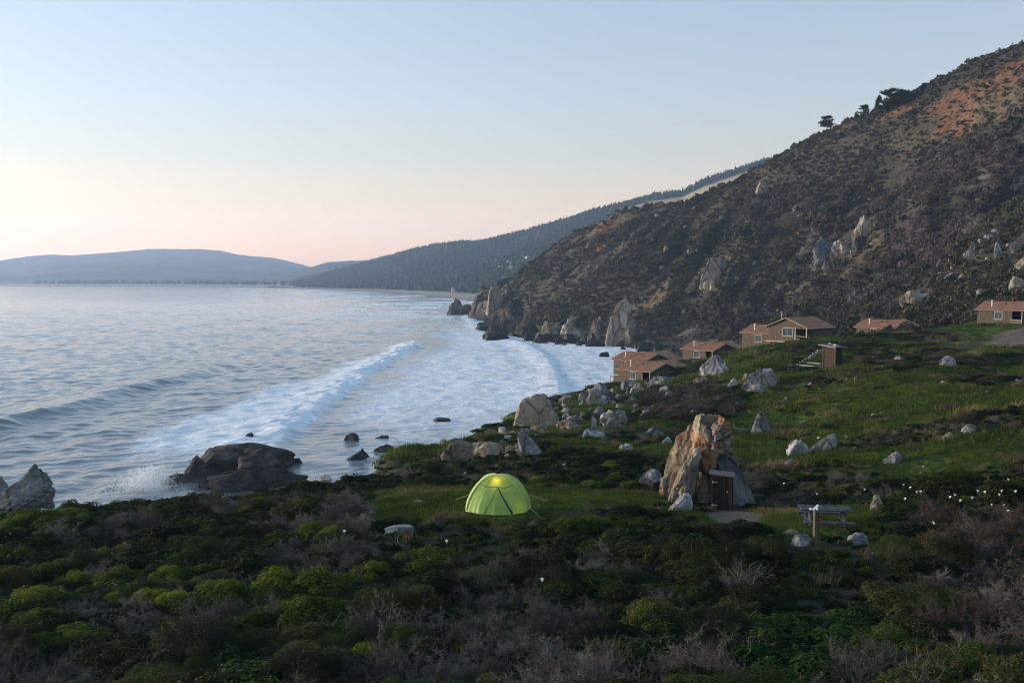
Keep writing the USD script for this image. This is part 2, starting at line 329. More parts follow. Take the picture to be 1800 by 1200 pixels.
hill_mat = M('hillside', {
    'g': ('geometry', {}), 'red': ('attribute', {'attribute': 'red'}), 'tan': ('attribute', {'attribute': 'tan'}), 'purple': ('attribute', {'attribute': 'purple'}), 'rocky': ('attribute', {'attribute': 'rocky'}), 'wet': ('attribute', {'attribute': 'wet'}), 'grass': ('attribute', {'attribute': 'grass'}),
    'n1': noise(0.045, 6, 0.6), 'n2': noise(0.55, 6, 0.65), 'n3': noise(0.22, 8, 0.7),
    'base': ('rgb_ramp', {'ramp': [(0.30, (0.020, 0.021, 0.014)), (0.46, (0.036, 0.034, 0.023)), (0.56, (0.062, 0.053, 0.038)), (0.70, (0.115, 0.092, 0.066))]}),
    'redc': ('rgb_ramp', {'ramp': [(0.30, (0.045, 0.030, 0.020)), (0.44, (0.11, 0.055, 0.030)), (0.56, (0.18, 0.085, 0.042)), (0.72, (0.26, 0.14, 0.078))]}),
    'tanc': ('rgb_ramp', {'ramp': [(0.3, (0.09, 0.068, 0.040)), (0.5, (0.17, 0.125, 0.066)), (0.7, (0.26, 0.19, 0.10))]}),
    'purc': ('rgb_ramp', {'ramp': [(0.3, (0.026, 0.021, 0.020)), (0.7, (0.070, 0.054, 0.050))]}),
    'rockc': ('rgb_ramp', {'ramp': [(0.28, (0.018, 0.017, 0.017)), (0.46, (0.070, 0.062, 0.052)), (0.60, (0.15, 0.13, 0.105)), (0.75, (0.27, 0.24, 0.20))]}),
    'turf': ('rgb_ramp', {'ramp': [(0.3, (0.025, 0.042, 0.014)), (0.7, (0.075, 0.10, 0.03))]}),
    'wetc': ('rgb_ramp', {'ramp': [(0.3, (0.010, 0.010, 0.011)), (0.7, (0.030, 0.030, 0.032))]}),
    'm1': ('mix_color', {}), 'm2': ('mix_color', {}), 'm3': ('mix_color', {}), 'm4': ('mix_color', {}), 'm5': ('mix_color', {}), 'm6': ('mix_color', {}), 'wr': ('math', {'math_type': 'multiply'}),
    'nn': ('math', {'math_type': 'multiply_add', 'value2': 0.5, 'value3': 0.0}), 'nm': ('math', {'math_type': 'multiply_add', 'value2': 0.5}),
    'b': ('bump', {'strength': 1.0, 'distance': 0.9}), 'p': ('principled_bsdf', {'roughness': 0.95, 'specular_ior_level': 0.15})},
    [('g.position', 'n1.vector'), ('g.position', 'n2.vector'), ('g.position', 'n3.vector'), ('n1.fac', 'nn.value1'), ('n2.fac', 'nm.value1'), ('nn.value', 'nm.value3'),
     ('nm.value', 'base.fac'), ('n2.fac', 'redc.fac'), ('n2.fac', 'tanc.fac'), ('n2.fac', 'purc.fac'), ('n3.fac', 'rockc.fac'), ('n2.fac', 'wetc.fac'), ('n2.fac', 'turf.fac'),
     ('base.color', 'm1.a'), ('purc.color', 'm1.b'), ('purple.fac', 'm1.fac'), ('m1.result', 'm2.a'), ('tanc.color', 'm2.b'), ('tan.fac', 'm2.fac'), ('m2.result', 'm3.a'), ('redc.color', 'm3.b'), ('red.fac', 'm3.fac'),
     ('m3.result', 'm6.a'), ('turf.color', 'm6.b'), ('grass.fac', 'm6.fac'), ('m6.result', 'm4.a'), ('rockc.color', 'm4.b'), ('rocky.fac', 'm4.fac'), ('m4.result', 'm5.a'), ('wetc.color', 'm5.b'), ('wet.fac', 'm5.fac'), ('m5.result', 'p.base_color'), ('n2.fac', 'b.height'), ('b.normal', 'p.normal')])

def land_piece(name, rows, mat, **pv):
    x, y, z = XX[rows], YY[rows], ZZ[rows]
    v = np.stack([x.ravel(), y.ravel(), z.ravel()], 1); f = grid_faces(*x.shape)
    keep = (v[f][:, :, 2].max(1) > -4)
    obj(name, (v, f[keep]), mat, smooth=True, kind='structure', pv={k: a[rows].ravel() for k, a in pv.items()})
SPLIT = int(np.searchsorted(GY, 195))
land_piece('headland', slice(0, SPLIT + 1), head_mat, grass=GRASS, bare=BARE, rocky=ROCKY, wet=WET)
land_piece('hillside', slice(SPLIT, None), hill_mat, red=RED, tan=TAN, purple=PURPLE, rocky=HILLROCK, wet=WET * HILLROCK, grass=GREEN2)

# ------------------------------------------------------------------ sea
SX = spaced([(-6000, 500), (-3500, 240), (-1200, 40), (-400, 5), (-180, 1.3), (-110, 0.75), (30, 0.75), (75, 1.6), (200, 12)])
SY = [60.0]
while SY[-1] < 3300: SY.append(SY[-1] + max(0.6, 0.0042 * SY[-1], (SY[-1] / 1500) ** 2 * 14))
SY = np.array(SY)
WX, WY = np.meshgrid(SX, SY)
def line_x(y, pts):
    p = np.array(sorted(pts)); return np.interp(y, p[:, 0], p[:, 1])
def sea_pts(uv):
    return [tuple(on_sea(u, v)[::-1]) for u, v in uv]
wob = fbm2(WX, WY, 30, 3, 61) * 6
amp = 1 - sstep(WY, 900, 2600)
ridge = lambda x0, w_front, w_back, h: h * np.exp(-np.where(WX > x0, ((WX - x0) / w_front) ** 2, ((WX - x0) / w_back) ** 2))
xs = line_x(WY, sea_pts([(0, 748), (130, 722), (230, 690), (330, 664), (372, 652)])) + wob * 0.6
along = lambda a, b, c, d: sstep(WY, a, b) * (1 - sstep(WY, c, d))
swell = ridge(xs + fbm2(WX * 0, WY, 26, 3, 62) * 3, 3.4, 8, 1.5) * along(60, 90, 245, 330)
xb = line_x(WY, sea_pts([(470, 800), (520, 770), (560, 745), (620, 705), (700, 650), (745, 605), (735, 590)])) + wob * 0.5 - 5.0 * np.sin(np.clip((WY - 150) / 240, 0, 1) * math.pi)
brk = along(128, 165, 370, 400)
swell += ridge(xb - 1.5 + fbm2(WX * 0, WY, 16, 3, 63) * 9, 2.2, 8, 0.65) * brk * (.75 + fbm2(WX * 0, WY, 22, 3, 64) * 1.6)
x2 = line_x(WY, sea_pts([(985, 695), (975, 655), (960, 630), (930, 607), (890, 595)])) + wob * 0.2
swell += ridge(x2, 1.5, 5, 0.55) * along(180, 215, 420, 470)
xc = line_x(WY, sea_pts([(655, 608), (690, 600), (722, 597), (735, 590)]))
swell += ridge(xs + 48, 5, 9, 1.0) * along(330, 380, 430, 520) * 0.9
for k, (off, h) in enumerate([(-46, .7), (-90, .55), (-140, .6), (-200, .5), (-270, .5), (-350, .5), (-440, .5)]):
    swell += ridge(xs + off + fbm2(WX, WY, 90, 3, 65 + k) * 30, 7, 12, h) * sstep(fbm2(WX, WY, 120, 2, 75 + k), -0.12, 0.1)
swell += ridge(-118 + wob * 2, 10, 12, 0.9) * along(640, 760, 1000, 1150) + ridge(-60 + wob, 7, 9, 0.6) * along(450, 520, 620, 700)
r2 = np.random.default_rng(5)
chop = np.zeros_like(WX)
for k in range(54):
    L = 2.2 * 14 ** r2.random(); th = r2.normal(0, 0.85) - 0.15
    kx, ky = 2 * math.pi / L * math.cos(th), 2 * math.pi / L * math.sin(th)
    a = 0.0068 * L ** 0.80
    res = sstep(L / np.maximum(0.6, 0.0042 * WY), 3, 6)
    c = np.sin(kx * WX + ky * WY + r2.random() * 6.3); chop += a * res * (1 - np.abs(c) * 0.9) * 1.3
foamy_x = sstep(WX, -60, -35)
WZ = swell * amp + (chop - chop.mean()) * (1 - 0.45 * foamy_x * (WY < 480))
# where the water is white: behind and on the breaker, in the whole cove, and round the rocks
fl = line_x(WY, sea_pts([(230, 800), (270, 772), (400, 708), (500, 682), (600, 655), (690, 612), (735, 592)]))
n_big = fbm2(WX, WY, 26, 4, 81); n_str = fbm2(WX * 2.2, WY * 0.8, 14, 5, 82)
foam = (0.96 + n_str * .5) * sstep(WX + n_big * 16, fl - 5, fl + 3) * (1 - sstep(WX, xb - 3, xb + 1)) * along(125, 160, 372, 400)
foam = np.maximum(foam, 1.15 * np.exp(-((WX - xb + 2.2) / 3.2) ** 2) * brk)
cove = sstep(WX + n_big * 22, xb - 2, xb + 16) * (1 - sstep(WY + n_big * 160, 420, 620)) * (0.40 + 0.50 * sstep(WY, 150, 215))
foam = np.maximum(foam, cove * (0.98 + n_str * 0.9))
foam = np.maximum(foam, 0.95 * np.exp(-((WX - x2) / 3.0) ** 2) * along(190, 225, 430, 470))
cd = seg_dist(WX, WY, COAST[10:36])
foam = np.maximum(foam, 0.95 * np.exp(-np.maximum(cd - cliff_width(WY) * 0.85, 0) / np.where(WY > 200, 5.0, 3.0)) * sstep(n_str + 0.22, 0, 0.3) * sstep(WY, 120, 200))
# surf belt towards the far beach
SHORE = np.array([on_sea(u, v) for u, v in [(-300, 501.6), (0, 502.2), (300, 502.8), (450, 504.5), (600, 509), (700, 514), (780, 521.5), (830, 527.5), (870, 531), (960, 540)]])
sd = seg_dist(WX, WY, SHORE)
belt = (1 - sstep(sd, 60, 620)) * sstep(n_big + 0.16, 0.0, 0.28) * 0.75 * sstep(WX, -900, -300)
far_rows = 0.6 * sstep(fbm2(WX * 1.4, WY * 0.35, 130, 4, 84), 0.06, 0.2) * sstep(WX, -420, -180) * sstep(WY, 420, 700)
foam = np.clip(np.maximum(foam, np.maximum(belt, far_rows)), 0, 1.2)
WZ += sstep(foam, 0.3, 1) * (meshkit.fbm(np.stack([WX / 2.2, WY / 2.2, np.zeros_like(WX)], -1), 3, 91) - .3) * 1.5 * brk * np.exp(-((WX - xb + 2.5) / 6) ** 2)

sea_mat = M('sea_water', {
    'g': ('geometry', {}), 'foam': ('attribute', {'attribute': 'foam'}),
    'm1': ('mapping', {'scale': (1.0, 0.55, 1.0), 'rotation': (0, 0, 0.15)}), 'm2': ('mapping', {'scale': (1.0, 0.5, 1.0), 'rotation': (0, 0, -0.35)}),
    'w1': noise(0.55, 5, 0.6, distortion=0.4), 'w2': noise(2.2, 4, 0.6, distortion=0.3), 'w3': noise(0.09, 3, 0.5),
    'wa': ('math', {'math_type': 'multiply_add', 'value2': 0.35}), 'wb': ('math', {'math_type': 'multiply_add', 'value2': 1.2}),
    'f1': noise(0.35, 8, 0.72, distortion=0.6), 'fr': ('math', {'math_type': 'multiply_add', 'value2': 1.5, 'value3': -0.75}), 'fa': ('math', {'math_type': 'add'}),
    'fm': ('map_range', {'from_min': 0.34, 'from_max': 0.86, 'to_min': 0.0, 'to_max': 0.95, 'clamp': True}),
    'milk': ('map_range', {'from_min': 0.0, 'from_max': 1.0, 'to_min': 0.0, 'to_max': 1.0, 'clamp': True}),
    'deep': ('mix_color', {'a': (0.115, 0.132, 0.142), 'b': (0.20, 0.30, 0.36)}),
    'white': ('rgb_ramp', {'ramp': [(0.33, (0.66, 0.72, 0.77)), (0.62, (0.88, 0.90, 0.91))]}),
    'bw': ('bump', {'strength': 0.36, 'distance': 0.45}), 'bf': ('bump', {'strength': 0.7, 'distance': 0.6}),
    'water': ('principled_bsdf', {'roughness': 0.10, 'ior': 1.333, 'specular_ior_level': 0.5}), 'froth': ('principled_bsdf', {'roughness': 0.8, 'specular_ior_level': 0.25}),
    'mix': ('mix_closure', {})},
    [('g.position', 'm1.vector'), ('g.position', 'm2.vector'), ('m1.vector', 'w1.vector'), ('m2.vector', 'w2.vector'), ('m1.vector', 'w3.vector'), ('m1.vector', 'f1.vector'),
     ('w2.fac', 'wa.value1'), ('w1.fac', 'wa.value3'), ('w3.fac', 'wb.value1'), ('wa.value', 'wb.value3'), ('wb.value', 'bw.height'), ('bw.normal', 'water.normal'),
     ('f1.fac', 'fr.value1'), ('fr.value', 'fa.value1'), ('foam.fac', 'fa.value2'), ('fa.value', 'fm.value'), ('foam.fac', 'milk.value'), ('milk.result', 'deep.fac'), ('deep.result', 'water.base_color'),
     ('f1.fac', 'white.fac'), ('white.color', 'froth.base_color'), ('f1.fac', 'bf.height'), ('bf.normal', 'froth.normal'), ('fm.result', 'mix.fac'), ('water.BSDF', 'mix.closure1'), ('froth.BSDF', 'mix.closure2')], surface='mix.closure')
v = np.stack([WX.ravel(), WY.ravel(), WZ.ravel()], 1); f = grid_faces(*WX.shape)
obj('sea', (v, f), sea_mat, smooth=True, kind='structure', pv={'foam': foam.ravel()})

# ------------------------------------------------------------------ far shore: beach, hills
beach_v, beach_f = [], []
NB = 60
us = np.linspace(-500, 960, NB)
sx = np.interp(us, [-500, -300, 0, 300, 450, 600, 700, 780, 830, 870, 960], [501, 501.6, 502.2, 502.8, 504.5, 509, 514, 521.5, 527.5, 531, 540])
for u, vv in zip(us, sx):
    x, y = on_sea(u, vv)
    for k, (s, z) in enumerate([(-60, -1.5), (0, 0.05), (40, 1.2), (130, 3.0), (420, 5.0), (900, 6.0), (1500, 7.0)]):
        beach_v.append((x * (1 + (s if s < 500 else s * 0.6) / y), y + s, z))
sand_mat = M('beach_sand', {'g': ('geometry', {}), 's': ('separate_xyz', {}), 'r': ('map_range', {'from_min': 0.3, 'from_max': 4.0, 'clamp': True}), 'n': noise(0.02, 5, 0.6), 'a': ('math', {'math_type': 'multiply_add', 'value2': 0.5, 'value3': -0.25}), 'ad': ('math', {'math_type': 'add'}),
    'c': ('rgb_ramp', {'ramp': [(0.0, (0.12, 0.11, 0.10)), (0.2, (0.20, 0.18, 0.155)), (0.7, (0.24, 0.21, 0.17)), (0.95, (0.08, 0.085, 0.06)), (1.0, (0.05, 0.06, 0.04))]}), 'p': ('principled_bsdf', {'roughness': 0.9})},
    [('g.position', 's.vector'), ('s.z', 'r.value'), ('g.position', 'n.vector'), ('n.fac', 'a.value1'), ('r.result', 'ad.value1'), ('a.value', 'ad.value2'), ('ad.value', 'c.fac'), ('c.color', 'p.base_color')])
obj('beach', (np.array(beach_v), grid_faces(NB, 7)), sand_mat, smooth=True, kind='structure')

far_tops = {}
def far_hill(name, prof, mat, rough, nu=220, nt=70, seed=0, meadow=None):
    """prof: (u, v of the skyline, distance of the skyline, distance of the foot)."""
    p = np.array(prof, float); u = np.linspace(p[0, 0], p[-1, 0], nu)
    vt, dr, df = (np.interp(u, p[:, 0], p[:, k]) for k in (1, 2, 3))
    top = CAM_Z + ray_dir(u, vt)[1] * dr
    t = np.concatenate([np.linspace(0, 1, nt), np.linspace(1.03, 1.3, 8)])
    T, U = np.meshgrid(t, u, indexing='ij')
    D = df + (dr - df) * T
    X = ray_dir(U, np.full_like(U, 500))[0] * D
    prof_z = np.where(T <= 1, np.clip(T, 0, 1) ** 0.9 * (0.75 + 0.25 * np.clip(T, 0, 1)), 1 - (T - 1) * 0.6)
    base = 3 + (top[None] - 3) * prof_z
    edge = np.where(T <= 1, np.maximum(np.sin(np.clip(T, 0, 1) * math.pi) ** 0.6, 0.12), 0.3)
    Z = base + (fbm2(X, D, rough * 7, 5, seed) * rough * 1.5) * edge + fbm2(X, D, rough * 0.9, 4, seed + 3) * rough * 0.10
    vtx = np.stack([X.ravel(), D.ravel(), Z.ravel()], 1)
    pv = {}
    if meadow is not None:
        uu, vv_ = pix(X, D, Z); pv['meadow'] = meadow(uu, vv_, X, D).ravel()
    obj(name, (vtx, grid_faces(*X.shape)), mat, smooth=True, kind='structure', pv=pv)
    return RegularGridInterpolator((t, u), Z, bounds_error=False, fill_value=None), RegularGridInterpolator((t, u), X), (u, dr, df), (RegularGridInterpolator((t, u), pv['meadow'].reshape(X.shape)) if pv else None)

def far_mat(name, a, b, meadow=(0.2, 0.18, 0.13)):
    return M(name, {'g': ('geometry', {}), 'n': noise(0.004, 6, 0.65), 'md': ('attribute', {'attribute': 'meadow'}), 'c': ('rgb_ramp', {'ramp': [(0.35, a), (0.65, b)]}), 'm': ('mix_color', {'b': meadow}), 'p': ('principled_bsdf', {'roughness': 1.0, 'specular_ior_level': 0.0})},
        [('g.position', 'n.vector'), ('n.fac', 'c.fac'), ('c.color', 'm.a'), ('md.fac', 'm.fac'), ('m.result', 'p.base_color')])
m_far = far_mat('far_hill', (0.055, 0.065, 0.050), (0.17, 0.155, 0.125))
m_forest = far_mat('forest_hill', (0.020, 0.030, 0.022), (0.050, 0.058, 0.040), (0.24, 0.20, 0.135))
far_hill('far_hills', [(-500, 470, 5200, 3300), (-200, 466, 5200, 3500), (0, 459, 5200, 3600), (50, 451, 5200, 3600), (90, 447, 5200, 3500), (130, 449, 5200, 3500), (190, 444, 5200, 3500), (240, 440, 5200, 3500), (270, 438, 5200, 3500), (350, 438, 5200, 3500), (390, 441, 5200, 3500), (420, 448, 5200, 3500), (480, 453, 5200, 3500), (520, 462, 5200, 3500), (550, 470, 5200, 3600), (600, 484, 5200, 3800), (660, 496, 5200, 4000)], m_far, 60, seed=101)
far_hill('middle_hills', [(430, 499, 3900, 3000), (500, 482, 3900, 2900), (540, 473, 3900, 2800), (575, 462, 3900, 2700), (610, 459, 3900, 2600), (640, 459, 3900, 2600), (680, 455, 3900, 2600), (760, 452, 3900, 2600), (850, 470, 3900, 2600)], m_far, 50, seed=111)
def meadow(u, v, x, d):
    n = fbm2(x, d, 160, 4, 121) * 26
    top = np.interp(u, [1000, 1060, 1100, 1150, 1200, 1240, 1290, 1340, 1370, 1500], [396, 378, 366, 353, 346, 327, 310, 294, 287, 250])
    low = np.interp(u, [1000, 1100, 1180, 1260, 1370, 1500], [400, 384, 372, 372, 340, 320])
    return np.where((u > 1060) & (d < 2400), sstep(v + n * 0.3, top - 2, top + 2) * (1 - sstep(v, low - 3, low + 6)), 0) * sstep(u, 1060, 1110)
forest = far_hill('forest_hill', [(470, 500, 3100, 2500), (520, 492, 3050, 2400), (580, 479, 3000, 2200), (640, 464, 2900, 2000), (670, 457, 2800, 1900), (700, 449, 2600, 1800), (760, 433, 2400, 1600), (800, 429, 2300, 1500), (850, 426, 2200, 1350), (900, 413, 2100, 1200), (960, 396, 2000, 1100), (1000, 384, 1950, 1050), (1040, 372, 1900, 1000), (1100, 358, 1800, 950), (1150, 343, 1750, 920), (1200, 338, 1700, 900), (1240, 318, 1650, 900), (1290, 302, 1600, 900), (1340, 286, 1550, 900), (1370, 280, 1520, 900), (1500, 245, 1500, 900), (1700, 220, 1500, 900)], m_forest, 55, nu=320, nt=90, seed=131, meadow=meadow)

# ------------------------------------------------------------------ the air
hz = trimesh.creation.box([9600, 6500, 345]); hz.apply_translation([-1300, 2700, 172.5 - 8.0])
haze_mat = usdkit.material(stage, '/World/Looks/haze', {'v': ('principled_volume', {'color': (0.50, 0.70, 1.0), 'density': 0.00013, 'anisotropy': 0.3})}, [], volume='v.volume')
obj('haze', hz, haze_mat, kind='stuff')

# ------------------------------------------------------------------ rocks
def rock_mesh(w, d, h, seed, sub=4, cuts=11, rough=0.10, point=0.0, lean=(0, 0), flat=0.0):
    """A boulder standing on z=0 (a fifth of it under): an icosphere cut by random planes, then worn and cracked."""
    r = np.random.default_rng(seed)
    s = trimesh.creation.icosphere(sub); v = np.array(s.vertices)
    for _ in range(cuts):
        n = r.normal(size=3); n[2] *= 0.7; n /= np.linalg.norm(n); k = r.uniform(0.45, 0.82)
        over = np.maximum(v @ n - k, 0); v -= over[:, None] * n
    nrm = np.array(trimesh.Trimesh(v, s.faces, process=False).vertex_normals)
    rid = lambda q, o, sd: 1 - np.abs(2 * meshkit.fbm(q, o, sd) - 1) * 2.2
    v += nrm * ((meshkit.fbm(v * 2.2 + seed * 3.1, 4, seed) - 0.5) * rough * 2.0 + (rid(v * 3.3 + seed, 4, seed + 1) - .6) * rough * .75 + (rid(v * np.array([2, 2, 9.0]) + seed, 2, seed + 4) - .6) * rough * .30)[:, None]
    crack = np.abs(meshkit.fbm(v * np.array([1.6, 1.6, 0.7]) + seed * 1.7, 3, seed + 2) - 0.5)
    v *= (1 - 0.09 * np.exp(-(crack / 0.018) ** 2))[:, None]
    v /= np.abs(v).max(0)
    z = (v[:, 2] + 0.62) / 1.62
    sh = 1 - point * np.clip(z, 0, 1)
    x = v[:, 0] * sh * w / 2 + lean[0] * z * h; y = v[:, 1] * sh * d / 2 + lean[1] * z * h
    zz = z * h
    if flat: zz = np.where(z > 1 - flat, (1 - flat) * h + (z - 1 + flat) * h * 0.35, zz)
    return trimesh.Trimesh(np.stack([x, y, zz], 1), s.faces, process=False)

def rock_mat(name, lo, mid, hi, lichen=None, amount=0.0, scale=1.0, rough=0.92, dark=0.0):
    nodes = {'t': ('texture_coordinate', {}), 'g': ('geometry', {}), 'oi': ('object_info', {}),
        'n1': noise(0.9 * scale, 9, 0.68, distortion=0.5), 'n2': noise(5.0 * scale, 6, 0.7), 'n3': noise(0.55 * scale, 5, 0.6), 'mp': ('mapping', {'scale': (1.0, 1.0, 0.45), 'rotation': (0.25, 0.3, 0.2)}),
        'vo': ('voronoi_texture', {'feature': 'distance_to_edge', 'scale': 0.55 * scale, 'randomness': 1.0}), 'vr': ('map_range', {'from_min': 0.0, 'from_max': 0.05, 'to_min': 0.35, 'to_max': 1.0, 'clamp': True}),
        'mixn': ('math', {'math_type': 'multiply_add', 'value2': 0.5}), 'half': ('math', {'math_type': 'multiply', 'value2': 0.5}),
        'c': ('rgb_ramp', {'ramp': [(0.30, lo), (0.47, mid), (0.66, hi)]}), 'vm': ('mix_color', {'blend_type': 'multiply', 'fac': 1.0}), 'vc': ('combine_color', {}),
        'li': ('map_range', {'from_min': 0.56 - amount * 0.2, 'from_max': 0.66 - amount * 0.2, 'clamp': True}), 'lm': ('mix_color', {'b': lichen or (0.3, 0.3, 0.3)}), 'lk': ('math', {'math_type': 'multiply', 'value2': 0.85 if lichen else 0.0}),
        'var': ('map_range', {'from_min': 0, 'from_max': 1, 'to_min': 0.82, 'to_max': 1.15}), 'vv': ('combine_color', {}), 'vmul': ('mix_color', {'blend_type': 'multiply', 'fac': 1.0, 'use_clamp': False}),
        'b': ('bump', {'strength': 0.9, 'distance': 0.10 / scale}), 'b2': ('bump', {'strength': 0.6, 'distance': 0.02 / scale}), 'p': ('principled_bsdf', {'roughness': rough, 'specular_ior_level': 0.25})}
    links = [('g.position', 'mp.vector'), ('mp.vector', 'n1.vector'), ('g.position', 'n2.vector'), ('g.position', 'n3.vector'), ('mp.vector', 'vo.vector'), ('vo.distance', 'vr.value'), ('n2.fac', 'half.value1'), ('n1.fac', 'mixn.value1'), ('half.value', 'mixn.value3'), ('mixn.value', 'c.fac'),
        ('vr.result', 'vc.r'), ('vr.result', 'vc.g'), ('vr.result', 'vc.b'), ('c.color', 'vm.a'), ('vc.color', 'vm.b'), ('n3.fac', 'li.value'), ('li.result', 'lk.value1'), ('lk.value', 'lm.fac'), ('vm.result', 'lm.a'),
        ('oi.random', 'var.value'), ('var.result', 'vv.r'), ('var.result', 'vv.g'), ('var.result', 'vv.b'), ('lm.result', 'vmul.a'), ('vv.color', 'vmul.b'), ('vmul.result', 'p.base_color'), ('mixn.value', 'b.height'), ('n2.fac', 'b2.height'), ('b.normal', 'b2.normal'), ('b2.normal', 'p.normal')]
    return M(name, nodes, links)
ROCK = {
    'grey': rock_mat('grey_rock', (0.026, 0.029, 0.033), (0.110, 0.112, 0.115), (0.29, 0.285, 0.272), (0.46, 0.45, 0.41), 0.25),
    'pale': rock_mat('pale_rock', (0.040, 0.040, 0.040), (0.155, 0.147, 0.136), (0.33, 0.31, 0.285), (0.5, 0.48, 0.44), 0.2),
    'tan': rock_mat('tan_rock', (0.055, 0.045, 0.036), (0.18, 0.145, 0.105), (0.34, 0.285, 0.21), (0.30, 0.27, 0.22), 0.2),
    'ochre': rock_mat('ochre_rock', (0.036, 0.029, 0.022), (0.135, 0.102, 0.066), (0.31, 0.25, 0.165), (0.26, 0.11, 0.036), 0.02),
    'orange': rock_mat('orange_lichen_rock', (0.05, 0.045, 0.045), (0.17, 0.14, 0.12), (0.34, 0.30, 0.26), (0.26, 0.105, 0.036), 0.45, 1.4),
    'lichen': rock_mat('lichen_spotted_rock', (0.05, 0.055, 0.055), (0.15, 0.155, 0.15), (0.30, 0.29, 0.27), (0.40, 0.15, 0.02), -0.12),
    'blue': rock_mat('blue_grey_rock', (0.028, 0.033, 0.037), (0.085, 0.098, 0.108), (0.21, 0.225, 0.225), (0.3, 0.3, 0.28), -0.1),
    'cliff': rock_mat('cliff_rock', (0.014, 0.013, 0.012), (0.060, 0.052, 0.043), (0.17, 0.14, 0.10), (0.24, 0.20, 0.15), 0.05, 0.16),
    'hill': rock_mat('hillside_rock', (0.05, 0.043, 0.035), (0.19, 0.155, 0.115), (0.36, 0.31, 0.24), (0.40, 0.35, 0.28), 0.1, 0.25),
    'shore': rock_mat('dark_shore_rock', (0.007, 0.007, 0.007), (0.022, 0.020, 0.019), (0.060, 0.054, 0.046), (0.12, 0.08, 0.05), -0.08, 0.4),
    'slate': rock_mat('dark_slate_rock', (0.014, 0.018, 0.022), (0.047, 0.056, 0.063), (0.125, 0.138, 0.142), (0.2, 0.2, 0.18), -0.1),
    'wet': rock_mat('wet_dark_rock', (0.006, 0.006, 0.007), (0.016, 0.016, 0.017), (0.045, 0.043, 0.042), None, 0, 0.7, rough=0.55),
}
LATER = []             # things of many, worded one by one when all stand
MARKS = [('green tent', 874, 872), ('tall ochre rock', 1240, 800), ('little shed', 1270, 862), ('tap post', 1432, 925), ('picnic table', 1470, 900), ('outhouse', 1467, 628), ('gabled cabin', 1420, 580), ('lowest cabin', 1150, 645), ('lichen pinnacle', 40, 850), ('big shore rock', 400, 820), ('giant pale slab', 1088, 565), ('cracked tan boulder', 1260, 470), ('high yellow outcrop', 1515, 405), ('long pale boulder', 1345, 665), ('split grey ledge', 1430, 782), ('largest tan boulder', 935, 720),
         ('rightmost cabin', 1770, 548), ('pinkish split boulder', 1612, 522), ('wide bare tree', 1690, 395), ('broad pyramid rock', 900, 560), ('bright rounded boulder', 1667, 634), ('pale lumpy boulder', 700, 930), ('lone skyline pine', 1454, 215), ('bottom left corner', 60, 1190), ('bottom right corner', 1740, 1190), ('bottom middle edge', 900, 1195), ('trail marker post', 380, 845), ('white lilies', 1720, 862), ('rounded shore boulder', 800, 790), ('low speckled boulder', 1577, 804), ('white slabs', 1785, 445), ('lower left edge', 480, 1195), ('lower right edge', 1330, 1195), ('lifeguard tower', 797, 508), ('far hill gap', 548, 480), ('left edge', 8, 1000), ('right edge', 1792, 1010)]
def later(prim, p, desc, size=None):
    if prim is not None: LATER.append((prim, *(float(q) for q in pix(p[0], p[1], p[2])), desc, size))
def word_labels():
    cells = {}
    for prim, u, v, desc, size in LATER:
        k = min(range(len(MARKS)), key=lambda i: math.hypot(u - MARKS[i][1], (v - MARKS[i][2]) * 1.3)); m, mu, mv = MARKS[k]; du, dv = u - mu, (v - mv) * 1.3
        if 'edge' in m and 'cabin' not in m and 'slab' not in m or 'corner' in m: rel = 'near'
        else: rel = ('right of' if du > 0 else 'left of') if abs(du) > abs(dv) else ('below' if dv > 0 else 'above')
        cells.setdefault((desc, rel, m), []).append((u, v, prim))
    ords = ['leftmost', 'second from left', 'third from left', 'fourth from left', 'fifth from left', 'sixth from left', 'seventh from left', 'eighth from left', 'ninth from left', 'tenth from left']
    for (desc, rel, m), L in cells.items():
        L.sort(key=lambda q: q[0]); n = len(L)
        if n <= 20:
            for i, (u, v, prim) in enumerate(L):
                o = '' if n == 1 else ords[i] + ' ' if i < (n + 1) // 2 else 'rightmost ' if i == n - 1 else ords[n - 1 - i].replace('left', 'right') + ' '
                prim.SetCustomDataByKey('label', f'{o}{desc} {rel} the {m}')
        else:
            L.sort(key=lambda q: q[1]); rows = np.array_split(np.arange(n), math.ceil(n / 16)); names = ['far', 'middle', 'near'] if len(rows) == 3 else ['far', 'near'] if len(rows) == 2 else ['farthest', 'second', 'third', 'fourth', 'fifth', 'sixth', 'seventh', 'eighth', 'ninth'][:len(rows)]
            for rw, nm in zip(rows, names):
                R_ = sorted((L[i] for i in rw), key=lambda q: q[0]); q_ = len(R_)
                for i, (u, v, prim) in enumerate(R_):
                    o = ords[i] if i < (q_ + 1) // 2 else 'rightmost' if i == q_ - 1 else ords[q_ - 1 - i].replace('left', 'right')
                    prim.SetCustomDataByKey('label', f'{o} {desc} in the {nm} row {rel} the {m}')
KEEP_OUT = []          # (x, y, r): nothing grows here
